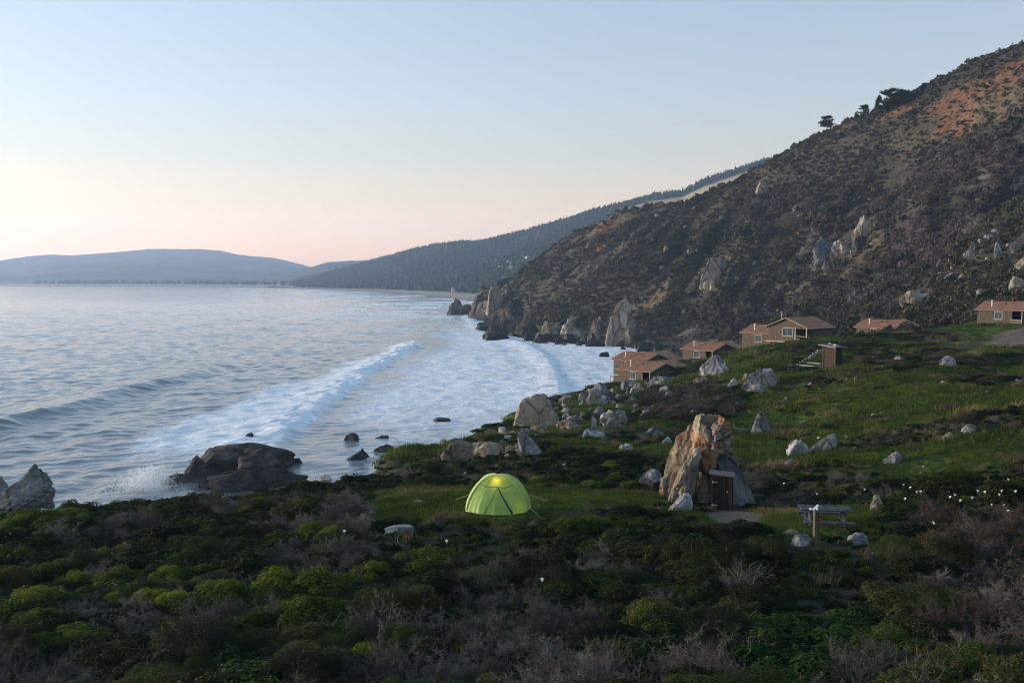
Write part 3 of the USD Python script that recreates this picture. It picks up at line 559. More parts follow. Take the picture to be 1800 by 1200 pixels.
def boulder(u0, u1, v0, v1, mat, label=None, group=None, d=None, deep=0.8, point=0.0, lean=0.0, seed=None, sub=4, cuts=11, rough=0.10, flat=0.0, yaw=None, name='boulder', cat='rock', keep=True):
    seed = seed or int(u0 * 7 + v1 * 13)
    if d is None:
        p = hit((u0 + u1) / 2, v1)
        if p is None: return None
    else:
        p = at((u0 + u1) / 2, v1, d)
    d = p[1]; w = (u1 - u0) * d / FPX; h = (v1 - v0) * d / FPX
    dep = w * deep
    p = p + np.array([0, dep * 0.40, 0]) * (1 if d > 0 else 1)
    base = min(p[2], float(ground(p[0], p[1])) + 0.0) if p[1] < 900 else p[2]
    top = at(0, v0, p[1])[2]
    hh = max(top - p[2], h * 0.8)
    z0 = p[2] - hh * 0.45
    m = rock_mesh(w * 1.04, dep, hh * 1.45, seed, sub, cuts, rough, point, (lean, 0), flat)
    if keep: KEEP_OUT.append((p[0], p[1], max(w, dep) * 0.33))
    o = obj(name, m, ROCK[mat], smooth=24, loc=(p[0], p[1], z0), label=label, cat=cat, group=group)
    if group: later(o, p + [0, 0, hh * .4], label)
    return o

B = boulder
B(1222, 1290, 620, 662, 'grey', 'large blue grey boulder leaning uphill on the grass below the low cabin with silver flue', point=0.35, lean=0.22, deep=0.7, flat=.1)
B(1298, 1394, 641, 688, 'pale', 'long pale grey boulder with a sloping back on the green slope left of the outhouse', point=0.3, lean=-0.1, deep=0.6, rough=.13)
B(1275, 1304, 664, 685, 'pale', 'small pale wedge stone touching the left end of the long pale boulder', point=0.3)
B(1320, 1367, 722, 765, 'grey', 'angular grey boulder with dark right side alone on the slope right of the tall rock', point=0.3, cuts=15)
B(1388, 1440, 768, 803, 'grey', 'left and higher half of a split grey ledge on the right slope', point=0.3, lean=-.1)
B(1412, 1476, 759, 794, 'pale', 'right and longer half of a split grey ledge rising to a point', deep=0.4, point=0.5, lean=0.55)
B(1377, 1400, 805, 822, 'pale', 'small pale stone just below the split grey ledge', lean=.2)
B(1557, 1598, 793, 815, 'grey', 'low grey boulder with pink stain in the grass above the lilies')
B(1650, 1685, 624, 645, 'pale', 'bright rounded boulder alone high on the right part of the green slope', rough=.06)
B(1694, 1722, 744, 761, 'grey', 'small speckled boulder far right on the slope above dry scrub')
B(1660, 1690, 759, 772, 'tan', 'low brownish stone just left below the small speckled boulder')
B(876, 992, 691, 748, 'tan', 'largest tan boulder with a peaked top at the sea edge of the meadow', lean=.18, point=.38, deep=.55, rough=.07, cuts=9)
B(774, 832, 769, 812, 'tan', 'rounded brown boulder nearest the water with a dark left side', deep=.7)
B(818, 888, 770, 803, 'tan', 'low brown ledge joined to the right of the rounded shore boulder', deep=.5, flat=.2)
B(828, 846, 783, 799, 'grey', 'small grey stone in front of the low brown ledge')
B(920, 964, 751, 799, 'grey', 'pointed grey slab leaning left between the tan boulder and the tent', lean=-0.35, point=.2, cuts=14)
B(930, 972, 743, 762, 'tan', 'low pinkish ledge behind the pointed leaning slab', deep=.5)
B(904, 923, 776, 792, 'grey', 'small round grey stone left of the pointed leaning slab')
B(850, 872, 754, 765, 'grey', 'small grey stone in the grass below the largest tan boulder')
B(890, 918, 757, 766, 'tan', 'pair of low broken stones left behind the pointed slab')
B(1025, 1066, 746, 773, 'grey', 'grey boulder with a flat top carrying a horn of stone', flat=.15)
B(1037, 1052, 729, 751, 'grey', 'narrow horn of stone standing on the flat topped grey boulder', d=76, point=.5, deep=1)
B(1056, 1116, 714, 752, 'pale', 'broad pale boulder at the left edge of the dark bushes below the lowest cabin', deep=.7, rough=.13)
B(1088, 1119, 773, 796, 'grey', 'faceted grey boulder alone in the grass above the tent', cuts=15)
B(1135, 1169, 750, 771, 'blue', 'blue grey boulder with cracked top left of the tall ochre rock')
B(1164, 1183, 766, 781, 'pale', 'small pale stone beside the left shoulder of the tall ochre rock')
B(1121, 1140, 737, 749, 'pale', 'small bright stone in the grass above the cracked blue grey boulder')
B(979, 1032, 737, 760, 'tan', 'broken tan ledge between the tan boulder and the horned boulder', rough=.14)
B(1018, 1082, 670, 713, 'grey', 'jagged grey outcrop at the cliff edge left of the lowest cabin', rough=.16, cuts=14, deep=.6)
B(1030, 1068, 682, 714, 'tan', 'brown block in front of the jagged outcrop at the cliff edge', rough=.12)
B(982, 1008, 691, 707, 'grey', 'dark grey block right of the peak of the largest tan boulder')
B(1140, 1188, 658, 678, 'grey', 'flat boulder with stained face standing before the porch of the lowest cabin', flat=.15, deep=.6)
B(1217, 1246, 659, 677, 'tan', 'brown block at the right corner of the lowest cabin')
B(1091, 1106, 668, 687, 'blue', 'upright dark stone under the left corner of the lowest cabin')
B(1105, 1124, 664, 681, 'grey', 'grey stone under the window of the lowest cabin')
B(1105, 1121, 681, 693, 'pale', 'pale squarish stone below the window of the lowest cabin')
B(1072, 1092, 675, 691, 'ochre', 'orange brown stone at the left foot of the lowest cabin')
B(1107, 1128, 692, 710, 'blue', 'dark stone beneath the pale squarish stone by the bushes')
B(1122, 1165, 824, 851, 'grey', 'rounded lichen grey boulder left of the orange stained foot of the tall rock')
B(1121, 1150, 838, 857, 'tan', 'pinkish wedge stone in front of the rounded lichen boulder')
B(1160, 1206, 831, 874, 'orange', 'orange stained block at the left foot of the tall rock', keep=True)
B(1168, 1216, 865, 902, 'grey', 'grey boulder sloping right in front of the orange stained block', lean=.3, point=.3)
B(1240, 1400, 900, 905, 'grey', None) if False else None
B(1528, 1561, 869, 902, 'tan', 'upright brown boulder half hidden by grey brush right of the picnic table', point=.3)
B(1392, 1440, 937, 960, 'blue', 'speckled grey boulder at the foot of the tap post', point=.4)
B(1494, 1542, 935, 960, 'blue', 'dark topped grey boulder in front of the picnic bench')
B(1377, 1408, 931, 941, 'tan', 'small flat pale stone left behind the tap post')
B(675, 727, 919, 941, 'grey', 'pale lumpy boulder between the tent lawn and the near brush', flat=.2)
B(726, 749, 875, 886, 'pale', 'flat pale stone lying on the tent lawn', flat=.3)
B(558, 586, 831, 842, 'pale', 'small whitish stone at the brush edge above the dark shore rock', d=44)
B(1290, 1306, 706, 716, 'pale', 'whitish stone on the grass above the tall ochre rock')
B(1275, 1288, 714, 724, 'grey', 'grey stone just left below the whitish stone above the tall rock')
B(1209, 1222, 718, 732, 'grey', 'small stone showing over the left top of the tall ochre rock')
B(1305, 1318, 655, 670, 'tan', 'small brown upright stone between the two large grey boulders')
B(1575, 1595, 625, 634, 'pale', 'thin white stone right of the outhouse on the slope')

# the left pinnacle and the shore rocks
B(-70, 96, 814, 886, 'lichen', 'steep grey pinnacle with orange lichen at the left edge above the sea', d=43, point=.72, lean=.30, deep=.7, rough=.11, sub=5, cuts=13, seed=4242)
B(-70, 16, 830, 884, 'lichen', 'grey shoulder rock at the far left behind the lichen pinnacle', d=46, point=.5)
def sea_rock(u0, u1, v0, v1, mat='wet', label=None, group=None, **k):
    x, y = on_sea((u0 + u1) / 2, v1); e = (u1 - u0) * .14; u0, u1, v0 = u0 - e, u1 + e, v0 - e * .5
    return boulder(u0, u1, v0, v1, mat, label, group, d=y, keep=False, **k)
def rock_pile(name, parts, mat, label, d, seed):
    """One rock of several fused lumps. parts: (u0, u1, v0, v1, depth offset, point, lean)."""
    ms = []
    for k, (u0, u1, v0, v1, dd, pt, ln) in enumerate(parts):
        dk = d + dd; p = at((u0 + u1) / 2, v1, dk); w = (u1 - u0) * dk / FPX; h = (v1 - v0) * dk / FPX
        m = rock_mesh(w * 1.05, w * 0.75, h * 1.65, seed + k * 17, 5, 16, 0.12 if name == 'sea_stack' else 0.07, pt, (ln, 0)); m.apply_translation([p[0], p[1] + w * .3, p[2] - h * .62]); ms.append(m)
    c = np.array(at(parts[0][0], parts[0][3], d)); mm = trimesh.util.concatenate(ms); mm.apply_translation(-c)
    return obj(name, mm, ROCK[mat], smooth=24, loc=c, label=label, cat='rock')
rock_pile('sea_rock', [(290, 522, 791, 880, 0, .12, .03), (262, 420, 806, 880, -4, .25, .06), (380, 530, 799, 878, -5, .10, .0), (232, 360, 828, 880, -7, .25, .1), (330, 560, 826, 886, -10, .08, 0)], 'shore', 'big dark humped shore rock between the surf and the brush', 128, 308)
sea_rock(424, 456, 762, 778, label='jagged black rock washed by foam above the big humped shore rock', point=.3)
sea_rock(604, 634, 761, 777, label='black pointed rock in the foam, left of a smaller low one', point=.4)
sea_rock(661, 687, 763, 773, label='low black rock right of the black pointed rock in the foam', point=.2)
sea_rock(757, 787, 734, 743, label='thin black reef farther out than the other near sea rocks', flat=.2)
sea_rock(606, 654, 790, 813, label='largest black pyramid rock close to the grassy point', point=.5)
sea_rock(655, 692, 783, 799, label='black rock between the pyramid rock and the grassy point', point=.35)
B(650, 770, 791, 830, 'cliff', 'low grassy topped bluff at the shore left of the rounded brown boulder', d=58, deep=.6, rough=.05) if False else None
# the rocky point across the cove
rock_pile('sea_stack', [(781, 822, 525, 553, 0, .25, -.1), (800, 835, 535, 553, 4, .3, .1)], 'cliff', 'dark square topped sea stack at the tip of the far rocky point', 690, 311)
rock_pile('sea_stack', [(812, 856, 517, 557, 0, .35, .1), (830, 860, 530, 558, -6, .3, 0)], 'cliff', 'grey sloping stack second from the tip of the far rocky point', 640, 321)
rock_pile('sea_stack', [(845, 890, 504, 563, 0, .3, 0), (860, 905, 512, 565, 5, .3, .05)], 'hill', 'tallest tan faced stack in the middle of the far rocky point', 600, 331)
rock_pile('sea_stack', [(856, 945, 517, 600, 0, .62, .05), (880, 960, 545, 600, -6, .5, .1), (850, 890, 550, 590, -4, .4, 0)], 'cliff', 'broad dark pyramid rock with a tan streak where the point joins the hill', 440, 341)
sea_rock(836, 862, 568, 581, label='flat black rock awash left of the broad pyramid rock')
sea_rock(853, 893, 582, 598, label='longer black reef below the flat rock awash', flat=.2)
sea_rock(858, 875, 573, 585, label='small black rock between the flat rock and the longer reef')
rr = np.random.default_rng(77)
for k in range(46):
    t = rr.random(); u = 905 + t * 300 + rr.normal(0, 4); v = np.interp(u, [890, 940, 1000, 1080, 1150, 1210], [588, 603, 606, 612, 620, 630]) + rr.uniform(-9, 1)
    w = rr.uniform(7, 24)
    sea_rock(u - w / 2, u + w / 2, v - w * rr.uniform(.5, .95), v, 'wet', 'black wet boulder', 'black boulders along the foot of the hill', sub=3, point=rr.uniform(0, .4), name='shore_boulder')
for k in range(9):
    u = rr.uniform(750, 880); v = np.interp(u, [740, 880], [796, 748]) + rr.uniform(-3, 2); w = rr.uniform(6, 14)
    sea_rock(u - w / 2, u + w / 2, v - w * .6, v, 'wet', 'small waterline rock', 'small black rocks under the grassy edge', sub=3, name='shore_boulder')
sea_rock(1055, 1072, 618, 628, label='black rock alone in the white water left of the lowest cabin roofs', point=.3)

# rocks of the hillside
H = lambda *a, **k: boulder(*a, **{'keep': True, 'deep': 0.6, **k})
H(1058, 1116, 520, 604, 'hill', 'giant pale slab rock with slanted top at the foot of the hill, above the water', point=.25, lean=.12, cuts=8, deep=.55, sub=5, rough=.07)
H(1090, 1132, 540, 602, 'cliff', 'dark shaded rock on the right side of the giant pale slab', point=.55, deep=.8)
H(1030, 1062, 560, 602, 'hill', 'tan cliff block left of the giant pale slab', point=.3, rough=.16)
H(980, 1030, 555, 596, 'hill', 'broken tan crag above the black boulders left of the giant slab', rough=.18, point=.4)
H(946, 985, 560, 592, 'hill', 'small pale crag beside the orange earth above the black boulders', rough=.2, point=.4)
H(1230, 1291, 446, 494, 'hill', 'large tan boulder with dark vertical cracks in the middle of the hillside', cuts=9, rough=.07, flat=.15)
H(1247, 1262, 486, 506, 'hill', 'thin broken stone just below the large cracked tan boulder', point=.5)
H(1492, 1541, 378, 428, 'hill', 'high craggy outcrop with yellow lichen in the upper hillside', rough=.2, point=.35)
H(1500, 1530, 412, 440, 'cliff', 'dark hollow crag below the high yellow outcrop', rough=.16)
H(1425, 1478, 415, 460, 'blue', 'blue grey rubble crag left of the high yellow outcrop', rough=.15, cuts=18)
H(1462, 1505, 420, 452, 'hill', 'grey broken crag between the rubble and the high yellow outcrop', rough=.15)
H(1440, 1470, 455, 485, 'hill', 'tan pointed stone under the rubble crag', point=.5)
H(1588, 1634, 507, 536, 'hill', 'pinkish split boulder behind the cabin with only its roof showing', rough=.12, flat=.1)
H(1582, 1600, 518, 540, 'tan', 'brown stone on the left side of the pinkish split boulder')
H(1032, 1066, 441, 478, 'hill', 'long tan rock rib slanting down the left part of the hillside', lean=.5, deep=.3, point=.2)
H(1017, 1032, 470, 490, 'hill', 'short grey rib at the lower end of the long slanting rib', lean=.3)
H(1163, 1178, 430, 446, 'hill', 'small pale crag on the upper hillside left of the large tan boulder', point=.4)
H(1325, 1352, 318, 342, 'hill', 'tan crag near the skyline left of the pines')
H(1766, 1800, 410, 446, 'hill', 'big white slab at the right edge, upper of two', lean=.35, rough=.08, cuts=9, point=.3)
H(1772, 1812, 440, 482, 'hill', 'big white slab at the right edge, lower of two', lean=.3, rough=.08, cuts=9, point=.3)
H(1778, 1812, 484, 508, 'hill', 'broken pale stones at the right edge above the last cabin', rough=.1, cuts=14)
H(1744, 1766, 425, 452, 'grey', 'grey pointed crag left of the big white slabs', point=.4)
H(1717, 1732, 508, 521, 'pale', 'rounded pale stone on the slope above the last cabin', rough=.06)
H(1700, 1722, 426, 450, 'grey', 'blue grey stone standing in the brush left of the pointed crag', point=.3)
H(1651, 1676, 475, 494, 'pale', 'long pale stone lying on the spur above the pinkish boulder', lean=.3)
H(1644, 1660, 457, 470, 'grey', 'round grey stone up the spur from the long pale stone')
rs = np.random.default_rng(19)
spur = [(1600, 520), (1625, 500), (1650, 478), (1690, 440), (1720, 420), (1760, 395), (1795, 372)]
for k in range(34):
    t = rs.random() * 5.99; i = int(t); u = spur[i][0] + (spur[i + 1][0] - spur[i][0]) * (t - i) + rs.normal(0, 8); v = spur[i][1] + (spur[i + 1][1] - spur[i][1]) * (t - i) + abs(rs.normal(0, 22)) + 4; w = rs.uniform(5, 15)
    H(u - w / 2, u + w / 2, v - w * rs.uniform(.4, .8), v, rs.choice(['pale', 'hill', 'grey']), 'pale spur stone', 'small pale stones on the right spur', sub=3, name='spur_stone')
for k in range(40):
    u = rs.uniform(1560, 1800); v = rs.uniform(470, 560); w = rs.uniform(3, 9)
    if u < 1690 and v > 545: continue
    H(u - w / 2, u + w / 2, v - w * rs.uniform(.4, .8), v, rs.choice(['pale', 'hill']), 'tiny pale stone', 'small stones behind the upper cabins', sub=2, name='spur_stone', seed=5000 + k)
for k in range(70):
    u = rs.uniform(960, 1560); v = rs.uniform(350, 600); w = rs.uniform(3, 11)
    p = hit(u, v)
    if p is None or p[1] < 210 or p[2] < 3: continue
    H(u - w / 2, u + w / 2, v - w * rs.uniform(.5, 1.0), v, rs.choice(['hill', 'grey', 'hill']), 'small hillside stone', 'stones in the hillside scrub', sub=2, name='hill_stone', seed=6000 + k)
for k in range(120):
    u = rs.uniform(800, 1800); v = rs.uniform(640, 835); w = rs.uniform(2.5, 9) if rs.random() < .85 else rs.uniform(9, 14)
    p = hit(u, v)
    if p is None or p[1] > 145 or p[1] < 42 or not inside(np.array([p[0]]), np.array([p[1]]), COAST)[0]: continue
    if u < 1120 and v < 700: continue
    H(u - w / 2, u + w / 2, v - w * rs.uniform(.4, .8), v, rs.choice(['pale', 'grey', 'grey']), 'small loose stone', 'loose stones on the green slope', sub=2, name='slope_stone', seed=7000 + k)
for k in range(120):
    u = rs.uniform(880, 1215); v = np.interp(u, [900, 1000, 1120, 1200], [770, 722, 695, 680]) + rs.uniform(-14, 45); w = rs.uniform(4, 15) if k % 5 else rs.uniform(14, 24)
    H(u - w / 2, u + w / 2, v - w * rs.uniform(.4, .8), v, rs.choice(['grey', 'tan', 'grey']), 'loose cliff stone', 'loose stones at the cliff edge', sub=2, name='slope_stone', seed=8000 + k)

# ------------------------------------------------------------------ cabins
def planks(x0, x1, z0, z1, step=0.36, t=0.03, seed=0, holes=(), batten=True, horizontal=False):
    """Vertical boards in the plane y=0 (outside -y) from x0 to x1, left out over the holes (x0, x1, z0, z1); top may slope: z1 is a number or f(x)."""
    r = np.random.default_rng(seed); out = []; top = z1 if callable(z1) else (lambda x: z1)
    if horizontal:
        z = z0
        while z < z1 - 1e-6:
            zt = min(z + step, z1)
            b = trimesh.creation.box([x1 - x0, t, zt - z - 0.012]); b.apply_translation([(x0 + x1) / 2, r.uniform(-.008, .008), (z + zt) / 2]); out.append(b); z = zt
        return trimesh.util.concatenate(out)
    x = x0; n = 0
    while x < x1 - 1e-6:
        xe = min(x + step * r.uniform(.85, 1.15), x1); xm = (x + xe) / 2; zt = top(xm)
        spans = [(z0, zt)]
        for hx0, hx1, hz0, hz1 in holes:
            if hx0 - 1e-6 < xm < hx1 + 1e-6:
                spans = [s for a, b in spans for s in ((a, min(b, hz0)), (max(a, hz1), b)) if s[1] - s[0] > 0.02]
        for a, b in spans:
            bx = trimesh.creation.box([xe - x - 0.012, t, b - a]); bx.apply_translation([xm, r.uniform(-.008, .008), (a + b) / 2]); out.append(bx)
        x = xe
    return trimesh.util.concatenate(out)
def place(m, x=0, y=0, z=0, rz=0):
    m = m.copy(); m.apply_transform(trimesh.transformations.rotation_matrix(math.radians(rz), [0, 0, 1])); m.apply_translation([x, y, z]); return m
def bar(a, b, w=0.09, h=None):
    a, b = np.array(a, float), np.array(b, float); L = np.linalg.norm(b - a); m = trimesh.creation.box([w, h or w, L])
    m.apply_transform(trimesh.geometry.align_vectors([0, 0, 1], (b - a) / L)); m.apply_translation((a + b) / 2); return m
def slab_quad(p, t=0.06, ribs=0.0, step=0.25):
    """A roof sheet: quad eave-left, eave-right, ridge-right, ridge-left, ribbed down the fall."""
    p = np.array(p, float); n = np.cross(p[1] - p[0], p[3] - p[0]); n /= np.linalg.norm(n)
    L = np.linalg.norm(p[1] - p[0]); k = max(2, int(L / step)) * 4
    s = np.linspace(0, 1, k + 1); wv = (np.arange(k + 1) % 4 == 0) * ribs
    lo = p[0] + s[:, None] * (p[1] - p[0]); hi = p[3] + s[:, None] * (p[2] - p[3])
    top = np.stack([lo + n * (t + wv)[:, None], hi + n * (t + wv)[:, None]]); bot = np.stack([lo, hi])
    v = np.concatenate([top.reshape(-1, 3), bot.reshape(-1, 3)]); m = k + 1; f = []
    for i in range(k):
        a, b, c, d = i, i + 1, m + i + 1, m + i; f += [[a, b, c], [a, c, d]]; o = 2 * m
        f += [[o + a, o + c, o + b], [o + a, o + d, o + c], [a, o + a, o + b], [a, o + b, b], [d, c, o + c], [d, o + c, o + d]]
    for a, d in ((0, m), (k, m + k)): f += [[a, d, 2 * m + d], [a, 2 * m + d, 2 * m + a]]
    return trimesh.Trimesh(v, f, process=False)

wood = M('weathered_boards', {'t': ('texture_coordinate', {}), 'g': ('geometry', {}), 'mp': ('mapping', {'scale': (3.0, 3.0, 0.35)}), 'n': noise(2.0, 6, 0.7), 'i': ('math', {'math_type': 'multiply_add', 'value2': 0.45}), 'j': ('math', {'math_type': 'multiply', 'value2': 0.55}),
    'c': ('rgb_ramp', {'ramp': [(0.14, (0.050, 0.038, 0.028)), (0.34, (0.155, 0.125, 0.090)), (0.52, (0.29, 0.242, 0.175)), (0.74, (0.46, 0.40, 0.305))]}), 'b': ('bump', {'strength': 0.5, 'distance': 0.02}), 'p': ('principled_bsdf', {'roughness': 0.9, 'specular_ior_level': 0.2})},
    [('t.object', 'mp.vector'), ('mp.vector', 'n.vector'), ('g.random_per_island', 'j.value1'), ('n.fac', 'i.value1'), ('j.value', 'i.value3'), ('i.value', 'c.fac'), ('c.color', 'p.base_color'), ('n.fac', 'b.height'), ('b.normal', 'p.normal')])
wood_dark = M('dark_brown_boards', {'t': ('texture_coordinate', {}), 'g': ('geometry', {}), 'mp': ('mapping', {'scale': (3.0, 3.0, 0.35)}), 'n': noise(2.0, 6, 0.7), 'i': ('math', {'math_type': 'multiply_add', 'value2': 0.5}), 'j': ('math', {'math_type': 'multiply', 'value2': 0.5}),
    'c': ('rgb_ramp', {'ramp': [(0.2, (0.018, 0.012, 0.009)), (0.5, (0.050, 0.033, 0.022)), (0.8, (0.10, 0.066, 0.042))]}), 'p': ('principled_bsdf', {'roughness': 0.85, 'specular_ior_level': 0.2})},
    [('t.object', 'mp.vector'), ('mp.vector', 'n.vector'), ('g.random_per_island', 'j.value1'), ('n.fac', 'i.value1'), ('j.value', 'i.value3'), ('i.value', 'c.fac'), ('c.color', 'p.base_color')])
wood_red = M('reddish_siding', {'t': ('texture_coordinate', {}), 'g': ('geometry', {}), 'mp': ('mapping', {'scale': (0.6, 0.6, 6.0)}), 'n': noise(2.0, 6, 0.7), 'i': ('math', {'math_type': 'multiply_add', 'value2': 0.5}), 'j': ('math', {'math_type': 'multiply', 'value2': 0.5}),
    'c': ('rgb_ramp', {'ramp': [(0.2, (0.05, 0.030, 0.020)), (0.5, (0.13, 0.078, 0.050)), (0.8, (0.22, 0.14, 0.095))]}), 'p': ('principled_bsdf', {'roughness': 0.85, 'specular_ior_level': 0.2})},
    [('t.object', 'mp.vector'), ('mp.vector', 'n.vector'), ('g.random_per_island', 'j.value1'), ('n.fac', 'i.value1'), ('j.value', 'i.value3'), ('i.value', 'c.fac'), ('c.color', 'p.base_color')])
roof_mat = M('rusty_roofing', {'t': ('texture_coordinate', {}), 'mp': ('mapping', {'scale': (1.0, 1.0, 1.0)}), 'n': noise(0.9, 6, 0.7), 'n2': noise(6.0, 4, 0.6), 'i': ('math', {'math_type': 'multiply_add', 'value2': 0.6}), 'j': ('math', {'math_type': 'multiply', 'value2': 0.4}),
    'c': ('rgb_ramp', {'ramp': [(0.3, (0.14, 0.062, 0.032)), (0.5, (0.27, 0.125, 0.064)), (0.7, (0.40, 0.21, 0.12))]}), 'p': ('principled_bsdf', {'roughness': 0.75, 'specular_ior_level': 0.3})},
    [('t.object', 'n.vector'), ('t.object', 'n2.vector'), ('n2.fac', 'j.value1'), ('n.fac', 'i.value1'), ('j.value', 'i.value3'), ('i.value', 'c.fac'), ('c.color', 'p.base_color')])
def plain(name, col, rough=0.6, metal=0.0, spec=0.4, n=0.12, scale=8.0):
    lo = tuple(c * (1 - n) for c in col); hi = tuple(min(1, c * (1 + n)) for c in col)
    return M(name, {'t': ('texture_coordinate', {}), 'n': noise(scale, 4, 0.6), 'c': ('rgb_ramp', {'ramp': [(0.3, lo), (0.7, hi)]}), 'p': ('principled_bsdf', {'roughness': rough, 'metallic': metal, 'specular_ior_level': spec})}, [('t.object', 'n.vector'), ('n.fac', 'c.fac'), ('c.color', 'p.base_color')])
trim_mat = plain('pale_trim_wood', (0.42, 0.36, 0.28), 0.8, n=.3)
white_mat = plain('white_painted_wood', (0.37, 0.355, 0.325), 0.7)
flue_mat = plain('zinc_flue', (0.40, 0.39, 0.38), 0.45, 0.5)
black_metal = plain('black_metal', (0.025, 0.025, 0.025), 0.5, 0.5)
curtain_mat = plain('pale_curtain', (0.36, 0.39, 0.40), 0.9)
dark_in = plain('dark_interior', (0.012, 0.011, 0.010), 0.95)
pane_mat = M('window_glass', {'f': ('fresnel', {'IOR': 1.45}), 'a': ('transparent_bsdf', {'color': (0.85, 0.88, 0.88)}), 'b': ('glossy_bsdf', {'roughness': 0.03, 'color': (0.9, 0.9, 0.9)}), 'm': ('mix_closure', {})}, [('f.fac', 'm.fac'), ('a.BSDF', 'm.closure1'), ('b.BSDF', 'm.closure2')], surface='m.closure')

def window(parent, x, y, z, w, h, rz, curtain=True):
    """Opening in a wall; local x along the wall, outside towards -y."""
    fr = [trimesh.creation.box([w + .16, .07, .08]), trimesh.creation.box([w + .2, .11, .09]), trimesh.creation.box([.08, .07, h]), trimesh.creation.box([.08, .07, h]), trimesh.creation.box([.04, .05, h])]
    for m, o in zip(fr, [(0, 0, h / 2 + .04), (0, -.02, -h / 2 - .045), (-w / 2 - .04, 0, 0), (w / 2 + .04, 0, 0), (0, 0, 0)]): m.apply_translation(o)
    g = lambda m: place(m, x, y, z, rz)
    fp = obj('window', g(trimesh.util.concatenate(fr)), white_mat, parent)
    pn = trimesh.creation.box([w - .01, .012, h - .01]); pn.apply_translation([0, .01, 0]); obj('pane', g(pn), pane_mat, fp)
    k = np.linspace(-w / 2 * .96, w / 2 * (.96 if curtain else .2), 24); cv = np.array([[a, .07 + .015 * math.sin(i * 1.9), s] for s in (-h / 2, h / 2) for i, a in enumerate(k)])
    obj('curtain', g((lambda mm: mm)(trimesh.Trimesh(cv, grid_faces(2, 24), process=False))), curtain_mat, fp)

